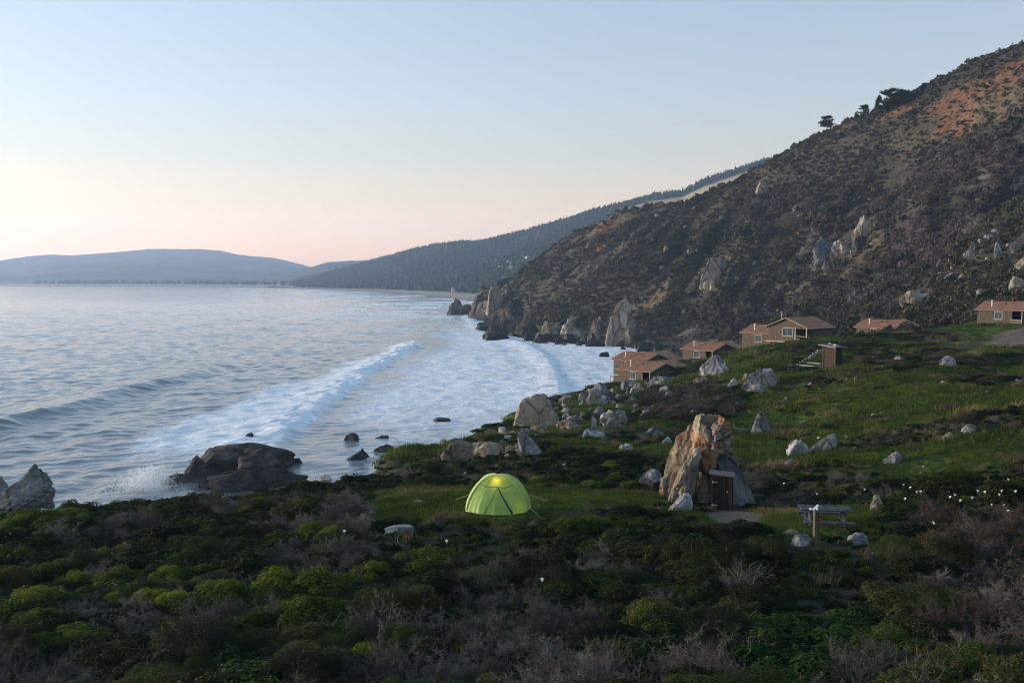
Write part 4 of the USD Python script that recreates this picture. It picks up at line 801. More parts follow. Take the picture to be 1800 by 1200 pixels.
EAVE, RISE, HW, OV = 2.35, 1.10, 3.3, 0.38
def flue(parent, x, y, z, h=0.95):
    m = trimesh.util.concatenate([place(trimesh.creation.cylinder(.10, h, sections=14), x, y, z + h / 2), place(trimesh.creation.cylinder(.17, .16, sections=14), x, y, z + .06), place(trimesh.creation.cone(.20, .14, sections=14), x, y, z + h + .04), place(trimesh.creation.cylinder(.15, .10, sections=14), x, y, z + h)])
    obj('flue', m, flue_mat, parent, smooth=40)
def l_cabin(label, loc, rz, group='brown cabins with rusty roofs', deck=False):
    t = thing('cabin', loc, rz, label, 'cabin', group)
    W, L, X2 = 2 * HW, 6.8, 9.4
    fl = -1.6
    gtop = lambda x: EAVE + RISE * (1 - abs(x - HW) / HW) - .05
    # long lit wall (local -x side): built along x then turned
    wl = planks(-L, 0, fl, EAVE, seed=3, holes=[(-4.15, -3.05, .85, 1.95), (-1.65, -.12, .75, 2.1)])
    obj('side_wall', place(wl, 0, 0, 0, -90), wood, t)
    obj('gable_wall', place(planks(.02, W, fl, gtop, seed=4, holes=[(2.0, 3.1, .95, 1.95), (4.1, 5.0, .95, 1.95)]), 0, 0, 0), wood, t)
    obj('back_wall', trimesh.util.concatenate([place(planks(-W, 0, fl, lambda x: gtop(-x), seed=5), 0, L, 0, 180), place(planks(-X2, -W, fl, EAVE, seed=6), 0, W, 0, 180)]), wood, t)
    obj('wing_wall', trimesh.util.concatenate([place(planks(W, X2, fl, EAVE, seed=8), 0, 0, 0), place(planks(0, W, fl, gtop, seed=7), X2, 0, 0, 90)]), wood, t)
    obj('floor', place(trimesh.creation.box([X2 - .1, 6.5, .12]), X2 / 2, 3.3, .1), dark_in, t)
    # roof planes with overhang
    o = OV; dz = RISE / HW * o; rz_ = EAVE + RISE
    r1 = slab_quad([(-o, L + o, EAVE - dz), (-o, -o, EAVE - dz), (HW, -o, rz_), (HW, L + o, rz_)], ribs=.022)
    r2 = slab_quad([(W + o, -o, EAVE - dz), (W + o, L + o, EAVE - dz), (HW, L + o, rz_), (HW, -o, rz_)], ribs=.022)
    r3 = slab_quad([(W + o + .02, -o - .05, EAVE - dz + .004), (X2 + o, -o - .05, EAVE - dz + .004), (X2 + o, HW, rz_ - .01), (HW + .3, HW, rz_ - .01)], ribs=.022)
    r4 = slab_quad([(X2 + o, W + o, EAVE - dz - .01), (W, W + o, EAVE - dz - .01), (W, HW, rz_ - .014), (X2 + o, HW, rz_ - .014)], ribs=.022)
    roof = obj('roof', trimesh.util.concatenate([r1, r2, r3, r4]), roof_mat, t)
    flue(t, 1.1, 5.0, EAVE + RISE * 1.1 / HW)
    obj('roof_vent', place(trimesh.creation.cylinder(.12, .18, sections=10), 2.2, 3.4, EAVE + RISE * 2.2 / HW + .1), black_metal, roof)
    obj('roof_vent', place(trimesh.creation.cylinder(.12, .18, sections=10), 2.3, 2.5, EAVE + RISE * 2.3 / HW + .1), black_metal, roof)
    tr = [bar((-o, L + o, EAVE - dz - .05), (-o, -o, EAVE - dz - .05), .03, .14), bar((-o, -o - .01, EAVE - dz - .04), (HW, -o - .01, rz_ - .04), .14, .03), bar((HW, -o - .01, rz_ - .04), (W + o, -o - .01, EAVE - dz - .04), .14, .03), bar((W + o, -o - .07, EAVE - dz - .05), (X2 + o, -o - .07, EAVE - dz - .05), .14, .03)]
    obj('fascia', trimesh.util.concatenate(tr), trim_mat, t)
    window(t, 0, 3.6, 1.4, 1.1, 1.1, -90); window(t, 2.55, 0, 1.45, 1.0, .95, 0, False); window(t, 4.55, 0, 1.45, .8, .95, 0, False)
    pr = [bar((-.02, .12, .75), (-.02, 1.68, .75), .09, .12), bar((-.02, .10, .2), (-.02, .10, 2.2), .10), bar((-.02, .12, .4), (-.02, 1.68, .4), .05, .08)]
    obj('porch_rail', trimesh.util.concatenate(pr), trim_mat, t)
    if deck:
        obj('deck', trimesh.util.concatenate([place(trimesh.creation.box([1.1, 3.2, .1]), -.6, 5.0, -.3), bar((-1.1, 3.5, -2.6), (-1.1, 3.5, -.3), .12), bar((-1.1, 6.5, -2.9), (-1.1, 6.5, -.3), .12), bar((-1.1, 6.5, -.5), (-.1, 4.6, -1.6), .1), bar((-1.1, 3.5, -.5), (-.1, 5.2, -1.6), .1)]), white_mat, t)
    return t
def base_at(u, v, d):
    p = at(u, v, d); return p
def site(x, y, r=5.5): KEEP_OUT.append((x, y, r))
CR = 41.0
def put_cabin(label, u, v_eave, d, deck=False):
    p = at(u, v_eave, d); z = p[2] - EAVE
    ca, sa = math.cos(math.radians(CR)), math.sin(math.radians(CR))
    for lx, ly in ((2, 2), (2, 5), (5, 2), (5, 5), (8, 3)): site(p[0] + lx * ca - ly * sa, p[1] + lx * sa + ly * ca, 3.2)
    return l_cabin(label, (p[0], p[1], z), CR, deck=deck)
put_cabin('lowest cabin nearest the sea, flue with a black cap, boulders before its porch', 1143, 652, 155, True)
put_cabin('cabin half hidden behind the lowest one, its deck on stilts over the water', 1131, 634.5, 166, True)
put_cabin('low cabin alone beyond the leaning blue grey boulder, below the upper cabins', 1253, 615.5, 176)
put_cabin('cabin sunk behind the crest so that mostly its roof shows, right of the outhouse', 1571, 576, 166)
put_cabin('cabin at the right edge of the picture beside the gravel drive', 1798, 544.5, 150)
put_cabin('small cabin tucked behind the left wall of the highest gabled cabin', 1366, 586, 160)

# the upper cabin shows its gable, porch and window
p2 = at(1418, 575, 146); site(p2[0] - 1, p2[1] + 3, 5); site(p2[0] + 3, p2[1] + 5, 5)
t = thing('gabled_cabin', (p2[0], p2[1], p2[2] - EAVE), CR, 'cabin with gable, window and railed porch facing left, the highest in the middle', 'cabin', 'brown cabins with rusty roofs')
LX, W = 6.7, 6.6
gt = lambda y: EAVE + RISE * 1.15 * (1 - abs(-y - HW) / HW) - .05
obj('gable_wall', place(planks(-W, 0, -1.0, gt, seed=21, holes=[(-1.85, -.1, .12, 2.05), (-4.0, -2.35, .95, 2.1)]), 0, 0, 0, -90), wood, t)
obj('long_wall', place(planks(1.65, LX, -1.2, EAVE, seed=22), 0, 0, 0), wood, t)
obj('porch_wall', trimesh.util.concatenate([place(planks(-1.95, 0, .1, EAVE, seed=23), 1.65, 0, 0, -90), place(planks(0, 1.65, .1, EAVE, seed=24), 0, 1.95, 0)]), wood, t)
obj('back_wall', trimesh.util.concatenate([place(planks(-LX, 0, -1.2, EAVE, seed=25), 0, W, 0, 180), place(planks(0, W, -1.2, lambda x: gt(-x), seed=26), LX, 0, 0, 90)]), wood, t)
obj('floor', trimesh.util.concatenate([place(trimesh.creation.box([LX + .5, W + .4, .12]), LX / 2 - .2, W / 2 - .05, .06)]), trim_mat, t)
R2, dz = RISE * 1.15, RISE * 1.15 / HW * OV
rf = obj('roof', trimesh.util.concatenate([slab_quad([(-OV, -OV, EAVE - dz), (LX + OV, -OV, EAVE - dz), (LX + OV, HW, EAVE + R2), (-OV, HW, EAVE + R2)], ribs=.03, step=.35), slab_quad([(LX + OV, W + OV, EAVE - dz), (-OV, W + OV, EAVE - dz), (-OV, HW, EAVE + R2), (LX + OV, HW, EAVE + R2)], ribs=.03, step=.35)]), roof_mat, t)
obj('fascia', trimesh.util.concatenate([bar((-OV - .02, -OV, EAVE - dz - .03), (-OV - .02, HW, EAVE + R2 - .03), .03, .16), bar((-OV - .02, HW, EAVE + R2 - .03), (-OV - .02, W + OV, EAVE - dz - .03), .03, .16), bar((-OV, -OV - .02, EAVE - dz - .04), (LX + OV, -OV - .02, EAVE - dz - .04), .16, .03)]), trim_mat, t)
window(t, 0, 3.17, 1.52, 1.65, 1.15, -90)
obj('porch_post', trimesh.util.concatenate([bar((0, 0, 0), (0, 0, EAVE), .12), bar((0, 1.9, 0), (0, 1.9, EAVE), .10)]), trim_mat, t)
obj('porch_rail', trimesh.util.concatenate([bar((-.05, .05, z), (-.05, 1.85, z), .06, .13) for z in (.25, .6, .95)] + [bar((.1, -.08, z), (1.6, -.35, z - .75), .06, .13) for z in (.25, .6, .95)] + [bar((1.6, -.35, -1.0), (1.6, -.35, .3), .1)]), trim_mat, t)
obj('porch_door', place(trimesh.creation.box([.06, .8, 1.9]), 1.60, 1.25, 1.08), wood_red, t)
obj('flue', trimesh.util.concatenate([place(trimesh.creation.cylinder(.12, 1.5, sections=12), 2.0, 5.6, EAVE + .5 + .75), place(trimesh.creation.cylinder(.2, .15, sections=12), 2.0, 5.6, EAVE + 2.0)]), plain('rusty_flue', (0.30, 0.20, 0.13), .7), t)
obj('steps', trimesh.util.concatenate([bar((-.25, 4.4, -.05), (-.9, 6.0, -.75), .2, .06), bar((-.25, 4.8, -.5), (-1.1, 4.0, -.85), .08), bar((-.2, 2.2, -.45), (-.9, 2.4, -.95), .08)]), trim_mat, t)

# outhouse, path steps
po = at(1467.5, 650.5, 112); po[2] = min(po[2], ground(po[0], po[1]) + .05); site(po[0] + .4, po[1] + .8, 2.0)
t = thing('outhouse', po, CR, 'tall narrow brown outhouse with sloping roof on the slope below the gabled cabin', 'outhouse')
obj('side_wall', place(planks(-1.5, 0, -.3, 2.6, step=.16, seed=31, horizontal=True), 0, 0, 0, -90), wood_red, t)
obj('front_wall', place(planks(0, 1.5, -.3, 2.55, step=.2, seed=32), 0, 0, 0), wood_dark, t)
obj('back_wall', trimesh.util.concatenate([place(planks(-1.5, 0, -.3, 2.5, step=.3, seed=33), 0, 1.5, 0, 180), place(planks(0, 1.5, -.3, 2.5, step=.3, seed=34), 1.5, 0, 0, 90)]), wood_dark, t)
obj('corner_post', trimesh.util.concatenate([bar((-.01, -.01, -.3), (-.01, -.01, 2.6), .12), bar((-.01, 1.5, -.3), (-.01, 1.5, 2.6), .12)]), wood, t)
rf = obj('roof', slab_quad([(-.45, -.35, 2.58), (1.9, -.35, 2.50), (1.9, 1.85, 2.72), (-.45, 1.85, 2.80)], .10), plain('grey_roofing', (.13, .125, .125), .8), t)
obj('fascia', bar((-.46, -.36, 2.6), (-.46, 1.86, 2.82), .05, .16), trim_mat, t)
obj('skylight_frame', trimesh.util.concatenate([bar((.2, .1, 2.72), (1.0, 1.4, 2.95), .14, .06), bar((.1, 1.0, 2.86), (.9, 1.2, 2.86), .14, .06), bar((1.1, .2, 2.70), (1.7, 1.2, 2.80), .14, .06)]), white_mat, rf)
t = None
step_wood = plain('grey_step_timber', (.20, .175, .13), .85, n=.3)
steps_px = [(1436.5, 1449, 617.5), (1434, 1444, 620.5), (1428, 1438.5, 624), (1424, 1434.5, 627), (1421, 1430, 630), (1414.5, 1424, 633), (1410, 1416, 636), (1405, 1415.5, 639)]
q = at(1427, 629, 116); t = thing('path_steps', (q[0], q[1], float(ground(q[0], q[1]))), 0, 'flight of pale timber steps climbing the grass left of the outhouse', 'steps')
for u0, u1, v in steps_px:
    a = hit((u0 + u1) / 2, v)
    w = (u1 - u0) * a[1] / FPX
    obj('tread', place(trimesh.creation.box([w, .34, .14]), a[0] - q[0], a[1] - q[1], float(ground(a[0], a[1])) + .16 - float(ground(q[0], q[1])), 8), step_wood, t); KEEP_OUT.append((a[0], a[1], .9))
for (u0, v0), (u1, v1) in [((1416, 638), (1443, 639.5)), ((1443, 639.5), (1452, 639)), ((1400, 641.5), (1452, 647))]:
    a, b = hit(u0, v0), hit(u1, v1); g0 = np.array([q[0], q[1], float(ground(q[0], q[1]))])
    obj('edging_board', bar(a - g0 + [0, 0, .06], b - g0 + [0, 0, .06], .14, .2), step_wood, t); KEEP_OUT.append((*((a + b) / 2)[:2], 1.2))

# ------------------------------------------------------------------ the tall rock and its shed
def lump(u0, u1, v0, v1, d, dep, seed, point=0.0, lean=0.0, rough=.12, cuts=12, sub=5, streak=0.0):
    p = at((u0 + u1) / 2, v1, d); w = (u1 - u0) * d / FPX; h = (v1 - v0) * d / FPX
    m = rock_mesh(w * 1.03, dep, h * 1.2, seed, sub, cuts, rough, point, (lean, 0)); v = np.array(m.vertices)
    if streak:   # flutes running down the face
        a = np.arctan2(v[:, 1], v[:, 0]); k = (meshkit.fbm(np.stack([a * 5, v[:, 2] * .35, a * 0 + seed], -1), 3, seed) - .5) * streak
        v[:, 0] *= 1 + k; v[:, 1] *= 1 + k
    m.vertices = v; m.apply_translation([p[0], p[1] + dep * .3, p[2] - h * .2]); return m
D0 = hit(1266, 895)[1]; c0 = at(1245, 893, D0 + 1.2); c0[1] += 1.0
tall = thing('tall_rock', c0, 0, 'tall ochre and orange streaked rock tower with a little wooden shed against it', 'rock')
for nm, m, mt, lb in [('rock_body', lump(1163, 1334, 732, 893, D0 + 2.4, 3.2, 411, .36, -.02, .09, 9, 5, .16), ROCK['ochre'], None),
                  ('rock_head', lump(1200, 1298, 728, 805, D0 + 1.8, 2.2, 412, .15, 0, .11, 11), rock_mat('pale_ochre_rock', (0.05, 0.042, 0.034), (0.19, 0.155, 0.115), (0.38, 0.33, 0.25), (0.28, 0.12, 0.04), 0.12), 'pale head of the rock'),
                  ('rock_shoulder', lump(1162, 1226, 785, 893, D0 + 1.4, 1.6, 413, .45, .28, .13, 12, 5, .2), ROCK['tan'], None),
                  ('rock_cap', lump(1250, 1294, 731, 766, D0 + 1.6, 1.2, 414, .05, 0, .13), ROCK['orange'], 'orange lichen cap'),
                  ('rock_slab', lump(1272, 1362, 752, 902, D0 + 1.4, 1.6, 415, .60, -.36, .08, 12, 5, .15), ROCK['slate'], 'blue grey slab on the right side')]:
    m.apply_translation(-c0); obj(nm, m, mt, tall, smooth=38, label=lb)
site(c0[0], c0[1], 2.0)
ps = at(1249, 894, D0); ps[2] = float(ground(ps[0], ps[1])) - .04; H0 = at(0, 833, D0)[2] - ps[2]; zb = 0.0; DS = D0 / 44.0
shed = thing('shed', ps, -14, 'small brown plank shed with strap hinges built against the tall rock', 'shed'); site(ps[0] + .5, ps[1] + .3, .9)
DW, DH, DD = .93 * DS, H0 - .06, .75 * DS
x = 0; k = 0
door = obj('door', place(planks(.08, DW - .09, .08, DH - .06, step=.15, t=.035, seed=51), 0, -.02, 0), wood_dark, shed)
obj('door_frame', trimesh.util.concatenate([bar((.035, 0, 0), (.035, 0, DH), .075), bar((DW - .045, 0, 0), (DW - .045, 0, DH), .085), bar((0, 0, DH - .02), (DW, 0, DH - .02), .07)]), wood_red, shed)
galv = plain('galvanised', (.55, .55, .54), .4, .3)
for z in (DH - .24, .24):
    obj('hinge', trimesh.util.concatenate([place(trimesh.creation.box([.20, .012, .03]), .17, -.05, z), place(trimesh.creation.box([.05, .014, .10]), .075, -.05, z)]), galv, door)
obj('knob', place(trimesh.creation.icosphere(2, .03), DW - .19, -.07, DH * .56), plain('brass_latch', (.55, .42, .25), .35, .4), door)
obj('side_wall', place(planks(0, DD, 0, DH, step=.16, seed=52), DW, 0, 0, 90), wood_dark, shed)
obj('far_wall', place(planks(-DD, 0, 0, DH, step=.16, seed=53), 0, 0, 0, -90), wood_dark, shed)
obj('roof', slab_quad([(-.08, -.08, DH + .06), (DW + .08, -.08, DH - .02), (DW + .08, DD + .05, DH + .01), (-.08, DD + .05, DH + .09)], .035), plain('shed_roofing', (.16, .14, .12), .85, spec=.1), shed)

# ------------------------------------------------------------------ tent
TD = 35.6
TD = hit(874, 907)[1]; pt = at(874, 907, TD); pt[1] += 1.0; pt[2] = float(ground(pt[0], pt[1])) + .02; tz = pt[2]
tent = thing('tent', pt, -6, 'lime green dome tent with dark zip, lit from inside, on the lawn', 'tent'); site(pt[0], pt[1], 1.5)
TH = 1.30
base = np.array([(-1.08, -.62), (-.55, -.98), (.05, -1.12), (.62, -1.0), (1.10, -.58), (1.22, .2), (1.08, .98), (0, 1.12), (-1.08, .98), (-1.20, .2)])
pole = np.array([1, .45, .32, .42, 1, .92, 1, .95, 1, .9])
def tent_ring(n=120):
    a = np.arctan2(base[:, 1], base[:, 0]); o = np.argsort(a); th = np.linspace(-math.pi, math.pi, n, endpoint=False)
    aa, bb, pp = np.concatenate([a[o] - 2 * math.pi, a[o], a[o] + 2 * math.pi]), np.tile(base[o], (3, 1)), np.tile(pole[o], 3)
    R = []; Pk = []
    for t_ in th:
        i = np.searchsorted(aa, t_) - 1; p, q = bb[i], bb[i + 1]; d = np.array([math.cos(t_), math.sin(t_)]); e = q - p
        s = (p[0] * d[1] - p[1] * d[0]) / (e[1] * d[0] - e[0] * d[1] + 1e-12)
        R.append(np.dot(p + s * e, d)); Pk.append(pp[i] + (pp[i + 1] - pp[i]) * (np.clip(s, 0, 1)))
    return th, np.array(R), np.array(Pk)
th, R, Pk = tent_ring()
def tent_pt(t_, rho, off=0.0):
    r = np.interp(t_, np.append(th, math.pi), np.append(R, R[0])); k = np.interp(t_, np.append(th, math.pi), np.append(Pk, Pk[0]))
    p = 1.42 + 0.95 * k; q = 0.92 - 0.22 * k
    z = TH * np.maximum(1 - rho ** p, 0) ** q
    return np.stack([np.cos(t_) * r * rho * (1 + off), np.sin(t_) * r * rho * (1 + off), z + .06 * (rho ** 6) + off * .9], -1)
rho = np.concatenate([[0.0], np.linspace(.04, 1, 34) ** .8])
TT, RH = np.meshgrid(th, rho); V = tent_pt(TT, RH)
wr = ((meshkit.fbm(np.stack([np.cos(TT) * 2.2, np.sin(TT) * 2.2, RH * 2.5], -1), 4, 5) - .5) * .05 + .010 * np.sin(TT * 34 + RH * 5) * sstep(RH, .55, 1)) * (RH > .15); V[..., 0] += wr * np.cos(TT); V[..., 1] += wr * np.sin(TT)
F = grid_faces(len(rho), len(th)); nt = len(th)
wrap = []
for i in range(len(rho) - 1):
    a, b, c, d = i * nt + nt - 1, i * nt, (i + 1) * nt, (i + 1) * nt + nt - 1; wrap += [[a, b, c], [a, c, d]]
F = np.vstack([F, wrap])
# the low side of the fly is lifted at the left so that the grey inner tent shows
fly_t = M('tent_fly', {'t': ('texture_coordinate', {}), 'n': noise(5.0, 3, .5), 'c': ('rgb_ramp', {'ramp': [(.3, (0.38, 0.58, 0.13)), (.7, (0.46, 0.66, 0.18))]}), 'd': ('principled_bsdf', {'roughness': .55, 'specular_ior_level': .35}), 'tr': ('translucent_bsdf', {'color': (0.50, 0.62, 0.07)}), 'm': ('mix_closure', {'fac': .38}),
    'w': noise(3.0, 4, .6), 'b': ('bump', {'strength': .35, 'distance': .03})},
    [('t.object', 'n.vector'), ('t.object', 'w.vector'), ('w.fac', 'b.height'), ('b.normal', 'd.normal'), ('n.fac', 'c.fac'), ('c.color', 'd.base_color'), ('d.BSDF', 'm.closure1'), ('tr.BSDF', 'm.closure2')], surface='m.closure')
cut = ~((np.abs(np.mod(TT.ravel()[F].mean(1) - math.radians(-163) + math.pi, 2 * math.pi) - math.pi) < .16) & (RH.ravel()[F].mean(1) > .80))
zs = V.reshape(-1, 3)
fly = obj('fly', trimesh.Trimesh(V.reshape(-1, 3), F[cut][:, ::-1], process=False), fly_t, tent, smooth=True)
def strip(pts, w, off=.012):
    pts = np.array(pts); d = np.gradient(pts, axis=0); n = pts / (np.linalg.norm(pts, axis=1, keepdims=True) + 1e-9); s = np.cross(d, n); s /= np.linalg.norm(s, axis=1, keepdims=True)
    w = np.broadcast_to(w, (len(pts),))[:, None]
    v = np.concatenate([pts + s * w + n * off, pts - s * w + n * off, pts + s * w - n * .003, pts - s * w - n * .003]); m = len(pts); f = []
    for i in range(m - 1):
        for a, b in ((0, 1), (3, 2), (0, 2), (1, 3)):
            f += [[a * m + i, b * m + i, b * m + i + 1], [a * m + i, b * m + i + 1, a * m + i + 1]]
    return trimesh.Trimesh(v, f, process=False)
zip_mat = plain('dark_green_zip_flap', (0.012, 0.035, 0.025), .6); seam_mat = plain('tent_seam', (0.13, 0.22, 0.04), .6); tape_mat = plain('tent_pole_tape', (0.42, 0.56, 0.22), .5)
k = np.linspace(0, 1, 26)
obj('zip_flap', strip(tent_pt(math.radians(-82) + k * math.radians(25), .52 + k * .475), .020 + .022 * k ** 2), zip_mat, tent, label='long dark zip flap')
obj('seam', strip(tent_pt(math.radians(-86) - k * math.radians(23), .56 + k * .435), .009), seam_mat, tent)
obj('seam', strip(tent_pt(math.radians(-145) + k * math.radians(110), .50 + 0.10 * np.abs(k - .5) * 2), .012, .008), seam_mat, tent)
for a in (-150, -28, 42, 138):
    obj('pole_sleeve', strip(tent_pt(np.full(30, math.radians(a)), np.linspace(.03, .995, 30)), .018, .016), tape_mat, tent)
inn = V * np.array([.90, .90, .93]); inn[..., 2] += 0
obj('inner_tent', trimesh.Trimesh(inn[8:].reshape(-1, 3), np.vstack([grid_faces(len(rho) - 8, nt)]), process=False), M('inner_mesh', {'p': ('principled_bsdf', {'base_color': (.30, .33, .38), 'roughness': .8}), 'tp': ('transparent_bsdf', {}), 'm': ('mix_closure', {'fac': .45})}, [('tp.BSDF', 'm.closure1'), ('p.BSDF', 'm.closure2')], surface='m.closure'), tent, smooth=True)
obj('groundsheet', trimesh.Trimesh(np.vstack([[[0, 0, .02]], np.column_stack([np.cos(th) * R * .97, np.sin(th) * R * .97, th * 0 + .03])]), [[0, i + 1, (i + 1) % nt + 1] for i in range(nt)], process=False), plain('groundsheet_cloth', (.05, .06, .07), .7), tent)
lamp = trimesh.creation.icosphere(2, .06); lamp.apply_translation([.0, -.30, TH - .34])
obj('lantern', lamp, M('lantern_glow', {'e': ('emission', {'color': (1.0, .62, .18), 'strength': 22.0})}, surface='e.emission'), tent, smooth=True)
for (x0, y0), (x1, y1) in [((1.08, .98), (1.75, 1.7)), ((-1.08, .98), (-1.8, 1.6)), ((1.10, -.58), (1.7, -1.1)), ((.05, -1.12), (.05, -1.9))]:
    obj('guy_line', bar((x0, y0, .35 if abs(x0) > .5 else .12), (x1, y1, -.02), .008), tape_mat, tent)

# ------------------------------------------------------------------ picnic table, tap post, marker post
pa = hit(1450, 925); tt = at(0, 893, pa[1])[2] - pa[2]
table = thing('picnic_table', pa, -7, 'weathered grey picnic table in the grass behind the tap post', 'picnic table'); site(pa[0], pa[1], .25)
tw = plain('grey_weathered_timber', (.060, .064, .068), .9, spec=.12, n=.55, scale=4)
TZ = min(max(tt, .55), .85); r_ = np.random.default_rng(8)
for k in range(5): obj('table_board', place(trimesh.creation.box([1.58, .145, .045]), r_.uniform(-.02, .02), -.31 + k * .155, TZ + r_.uniform(-.004, .004)), tw, table)
for s in (-1, 1):
    for k in range(2): obj('bench_board', place(trimesh.creation.box([1.58, .14, .045]), .02, s * (.62 + k * .15), TZ - .30), tw, table)
    for q in (-.54, .54): obj('leg', bar((q, s * .62, -.05), (q, s * .18, TZ - .03), .04, .10), tw, table)
for q in (-.54, .54):
    obj('cross_beam', bar((q, -.78, TZ - .35), (q, .78, TZ - .35), .04, .10), tw, table); obj('top_batten', bar((q, -.36, TZ - .05), (q, .36, TZ - .05), .04, .06), tw, table)
pp = hit(1432.5, 957); ph = max(at(0, 896, pp[1])[2] - pp[2], .7)
post = thing('tap_post', pp, 20, 'square wooden post with a water tap on top and two small plates', 'post'); site(pp[0], pp[1], .55)
obj('post', trimesh.util.concatenate([bar((0, 0, -.3), (0, 0, ph), .095), bar((.10, .03, -.3), (.10, .03, ph - .08), .06)]), wood, post)
obj('tap', trimesh.util.concatenate([bar((.06, 0, ph), (.06, 0, ph + .15), .035), bar((.06, 0, ph + .13), (-.01, -.03, ph + .09), .035), bar((.06, 0, ph + .15), (.12, 0, ph + .11), .03), bar((-.08, 0, ph + .02), (.0, 0, ph + .06), .05), place(trimesh.creation.cylinder(.035, .05, sections=12), -.17, 0, ph + .05), bar((-.17, 0, ph + .03), (-.06, 0, ph + .02), .025)]), plain('white_plastic_tap', (.72, .76, .76), .4), post)
pl = obj('plate', place(trimesh.creation.box([.12, .012, .10]), .105, -.06, ph - .13), plain('black_plate', (.02, .015, .02), .5), post)
obj('plate_mark', place(trimesh.creation.box([.055, .006, .014]), .105, -.068, ph - .13, 0), plain('plate_lettering', (.45, .42, .40), .6), pl)
pl = obj('plate', place(trimesh.creation.box([.055, .012, .12]), .115, -.06, ph - .28), plain('red_plate', (.22, .05, .03), .6), post)
pm = hit(380, 857); mk = thing('marker_post', pm, 0, 'short trail post with yellow head in the brush before the dark shore rock', 'post'); hm = (857 - 834) * pm[1] / FPX
obj('post', bar((0, 0, -.3), (0, 0, hm * .72), .07), wood, mk); obj('post_head', bar((0, 0, hm * .70), (0, 0, hm), .13, .06), plain('yellow_paint', (.42, .23, .03), .6), mk)

# ------------------------------------------------------------------ plants
def leaf_mat(name, stops, tr=0.22, scale=0.5, tcol=1.6):
    return M(name, {'g': ('geometry', {}), 'oi': ('object_info', {}), 'n': noise(scale, 3, .6), 'a': ('math', {'math_type': 'multiply_add', 'value2': .35}), 'b': ('math', {'math_type': 'multiply_add', 'value2': .30}), 'k': ('math', {'math_type': 'multiply', 'value2': .40}),
        'c': ('rgb_ramp', {'ramp': stops}), 'tc': ('mix_color', {'blend_type': 'multiply', 'fac': 1.0, 'b': (tcol, tcol, tcol * .7), 'use_clamp': False}), 'p': ('principled_bsdf', {'roughness': .7, 'specular_ior_level': .10}), 't': ('translucent_bsdf', {}), 'm': ('mix_closure', {'fac': tr})},
        [('g.position', 'n.vector'), ('oi.random', 'k.value1'), ('n.fac', 'a.value1'), ('k.value', 'a.value3'), ('g.random_per_island', 'b.value1'), ('a.value', 'b.value3'), ('b.value', 'c.fac'), ('c.color', 'p.base_color'), ('c.color', 'tc.a'), ('tc.result', 't.color'), ('p.BSDF', 'm.closure1'), ('t.BSDF', 'm.closure2')], surface='m.closure')
L_dark = leaf_mat('dark_green_leaves', [(.25, (0.009, 0.016, 0.005)), (.5, (0.029, 0.047, 0.010)), (.78, (0.090, 0.122, 0.022))])
L_olive = leaf_mat('olive_leaves', [(.25, (0.014, 0.018, 0.006)), (.5, (0.046, 0.051, 0.014)), (.78, (0.120, 0.118, 0.034))])
L_lime = leaf_mat('yellow_green_leaves', [(.2, (0.020, 0.038, 0.005)), (.5, (0.080, 0.112, 0.012)), (.8, (0.23, 0.24, 0.028))], .3)
L_broad = leaf_mat('broad_green_leaves', [(.2, (0.010, 0.026, 0.006)), (.5, (0.025, 0.058, 0.012)), (.8, (0.06, 0.11, 0.022))], .3)
L_grey = leaf_mat('grey_twigs', [(.25, (0.055, 0.048, 0.038)), (.5, (0.125, 0.110, 0.090)), (.78, (0.29, 0.26, 0.22))], 0.0)
L_brown = leaf_mat('brown_twigs', [(.25, (0.040, 0.030, 0.023)), (.5, (0.080, 0.060, 0.047)), (.78, (0.14, 0.108, 0.085))], 0.0)
L_wood = plain('bush_wood', (0.06, 0.05, 0.042), .9, n=.4)
L_grass = leaf_mat('grass_blades', [(.22, (0.026, 0.042, 0.009)), (.5, (0.062, 0.090, 0.016)), (.8, (0.15, 0.158, 0.034))], .3, .12)
L_dry = leaf_mat('dry_grass_blades', [(.25, (0.10, 0.075, 0.035)), (.5, (0.18, 0.135, 0.065)), (.8, (0.30, 0.23, 0.12))], .2, .12)
L_lily = plain('white_petals', (.80, .79, .72), .5, n=.04); L_stem = plain('lily_stems', (.018, .034, .008), .7)
L_pine = leaf_mat('pine_needles', [(.25, (0.010, 0.018, 0.012)), (.5, (0.018, 0.030, 0.018)), (.78, (0.032, 0.046, 0.024))], .05)
L_hill = leaf_mat('hillside_scrub_leaves', [(.18, (0.030, 0.035, 0.020)), (.42, (0.056, 0.057, 0.032)), (.60, (0.092, 0.080, 0.050)), (.80, (0.15, 0.12, 0.08))], .0, .05)
L_hill2 = leaf_mat('hillside_twig_scrub', [(.2, (0.052, 0.042, 0.040)), (.5, (0.095, 0.078, 0.072)), (.8, (0.15, 0.125, 0.11))], .0, .05)
L_hill3 = leaf_mat('hillside_tan_scrub', [(.2, (0.06, 0.045, 0.024)), (.5, (0.125, 0.092, 0.046)), (.8, (0.22, 0.165, 0.09))], .0, .05)

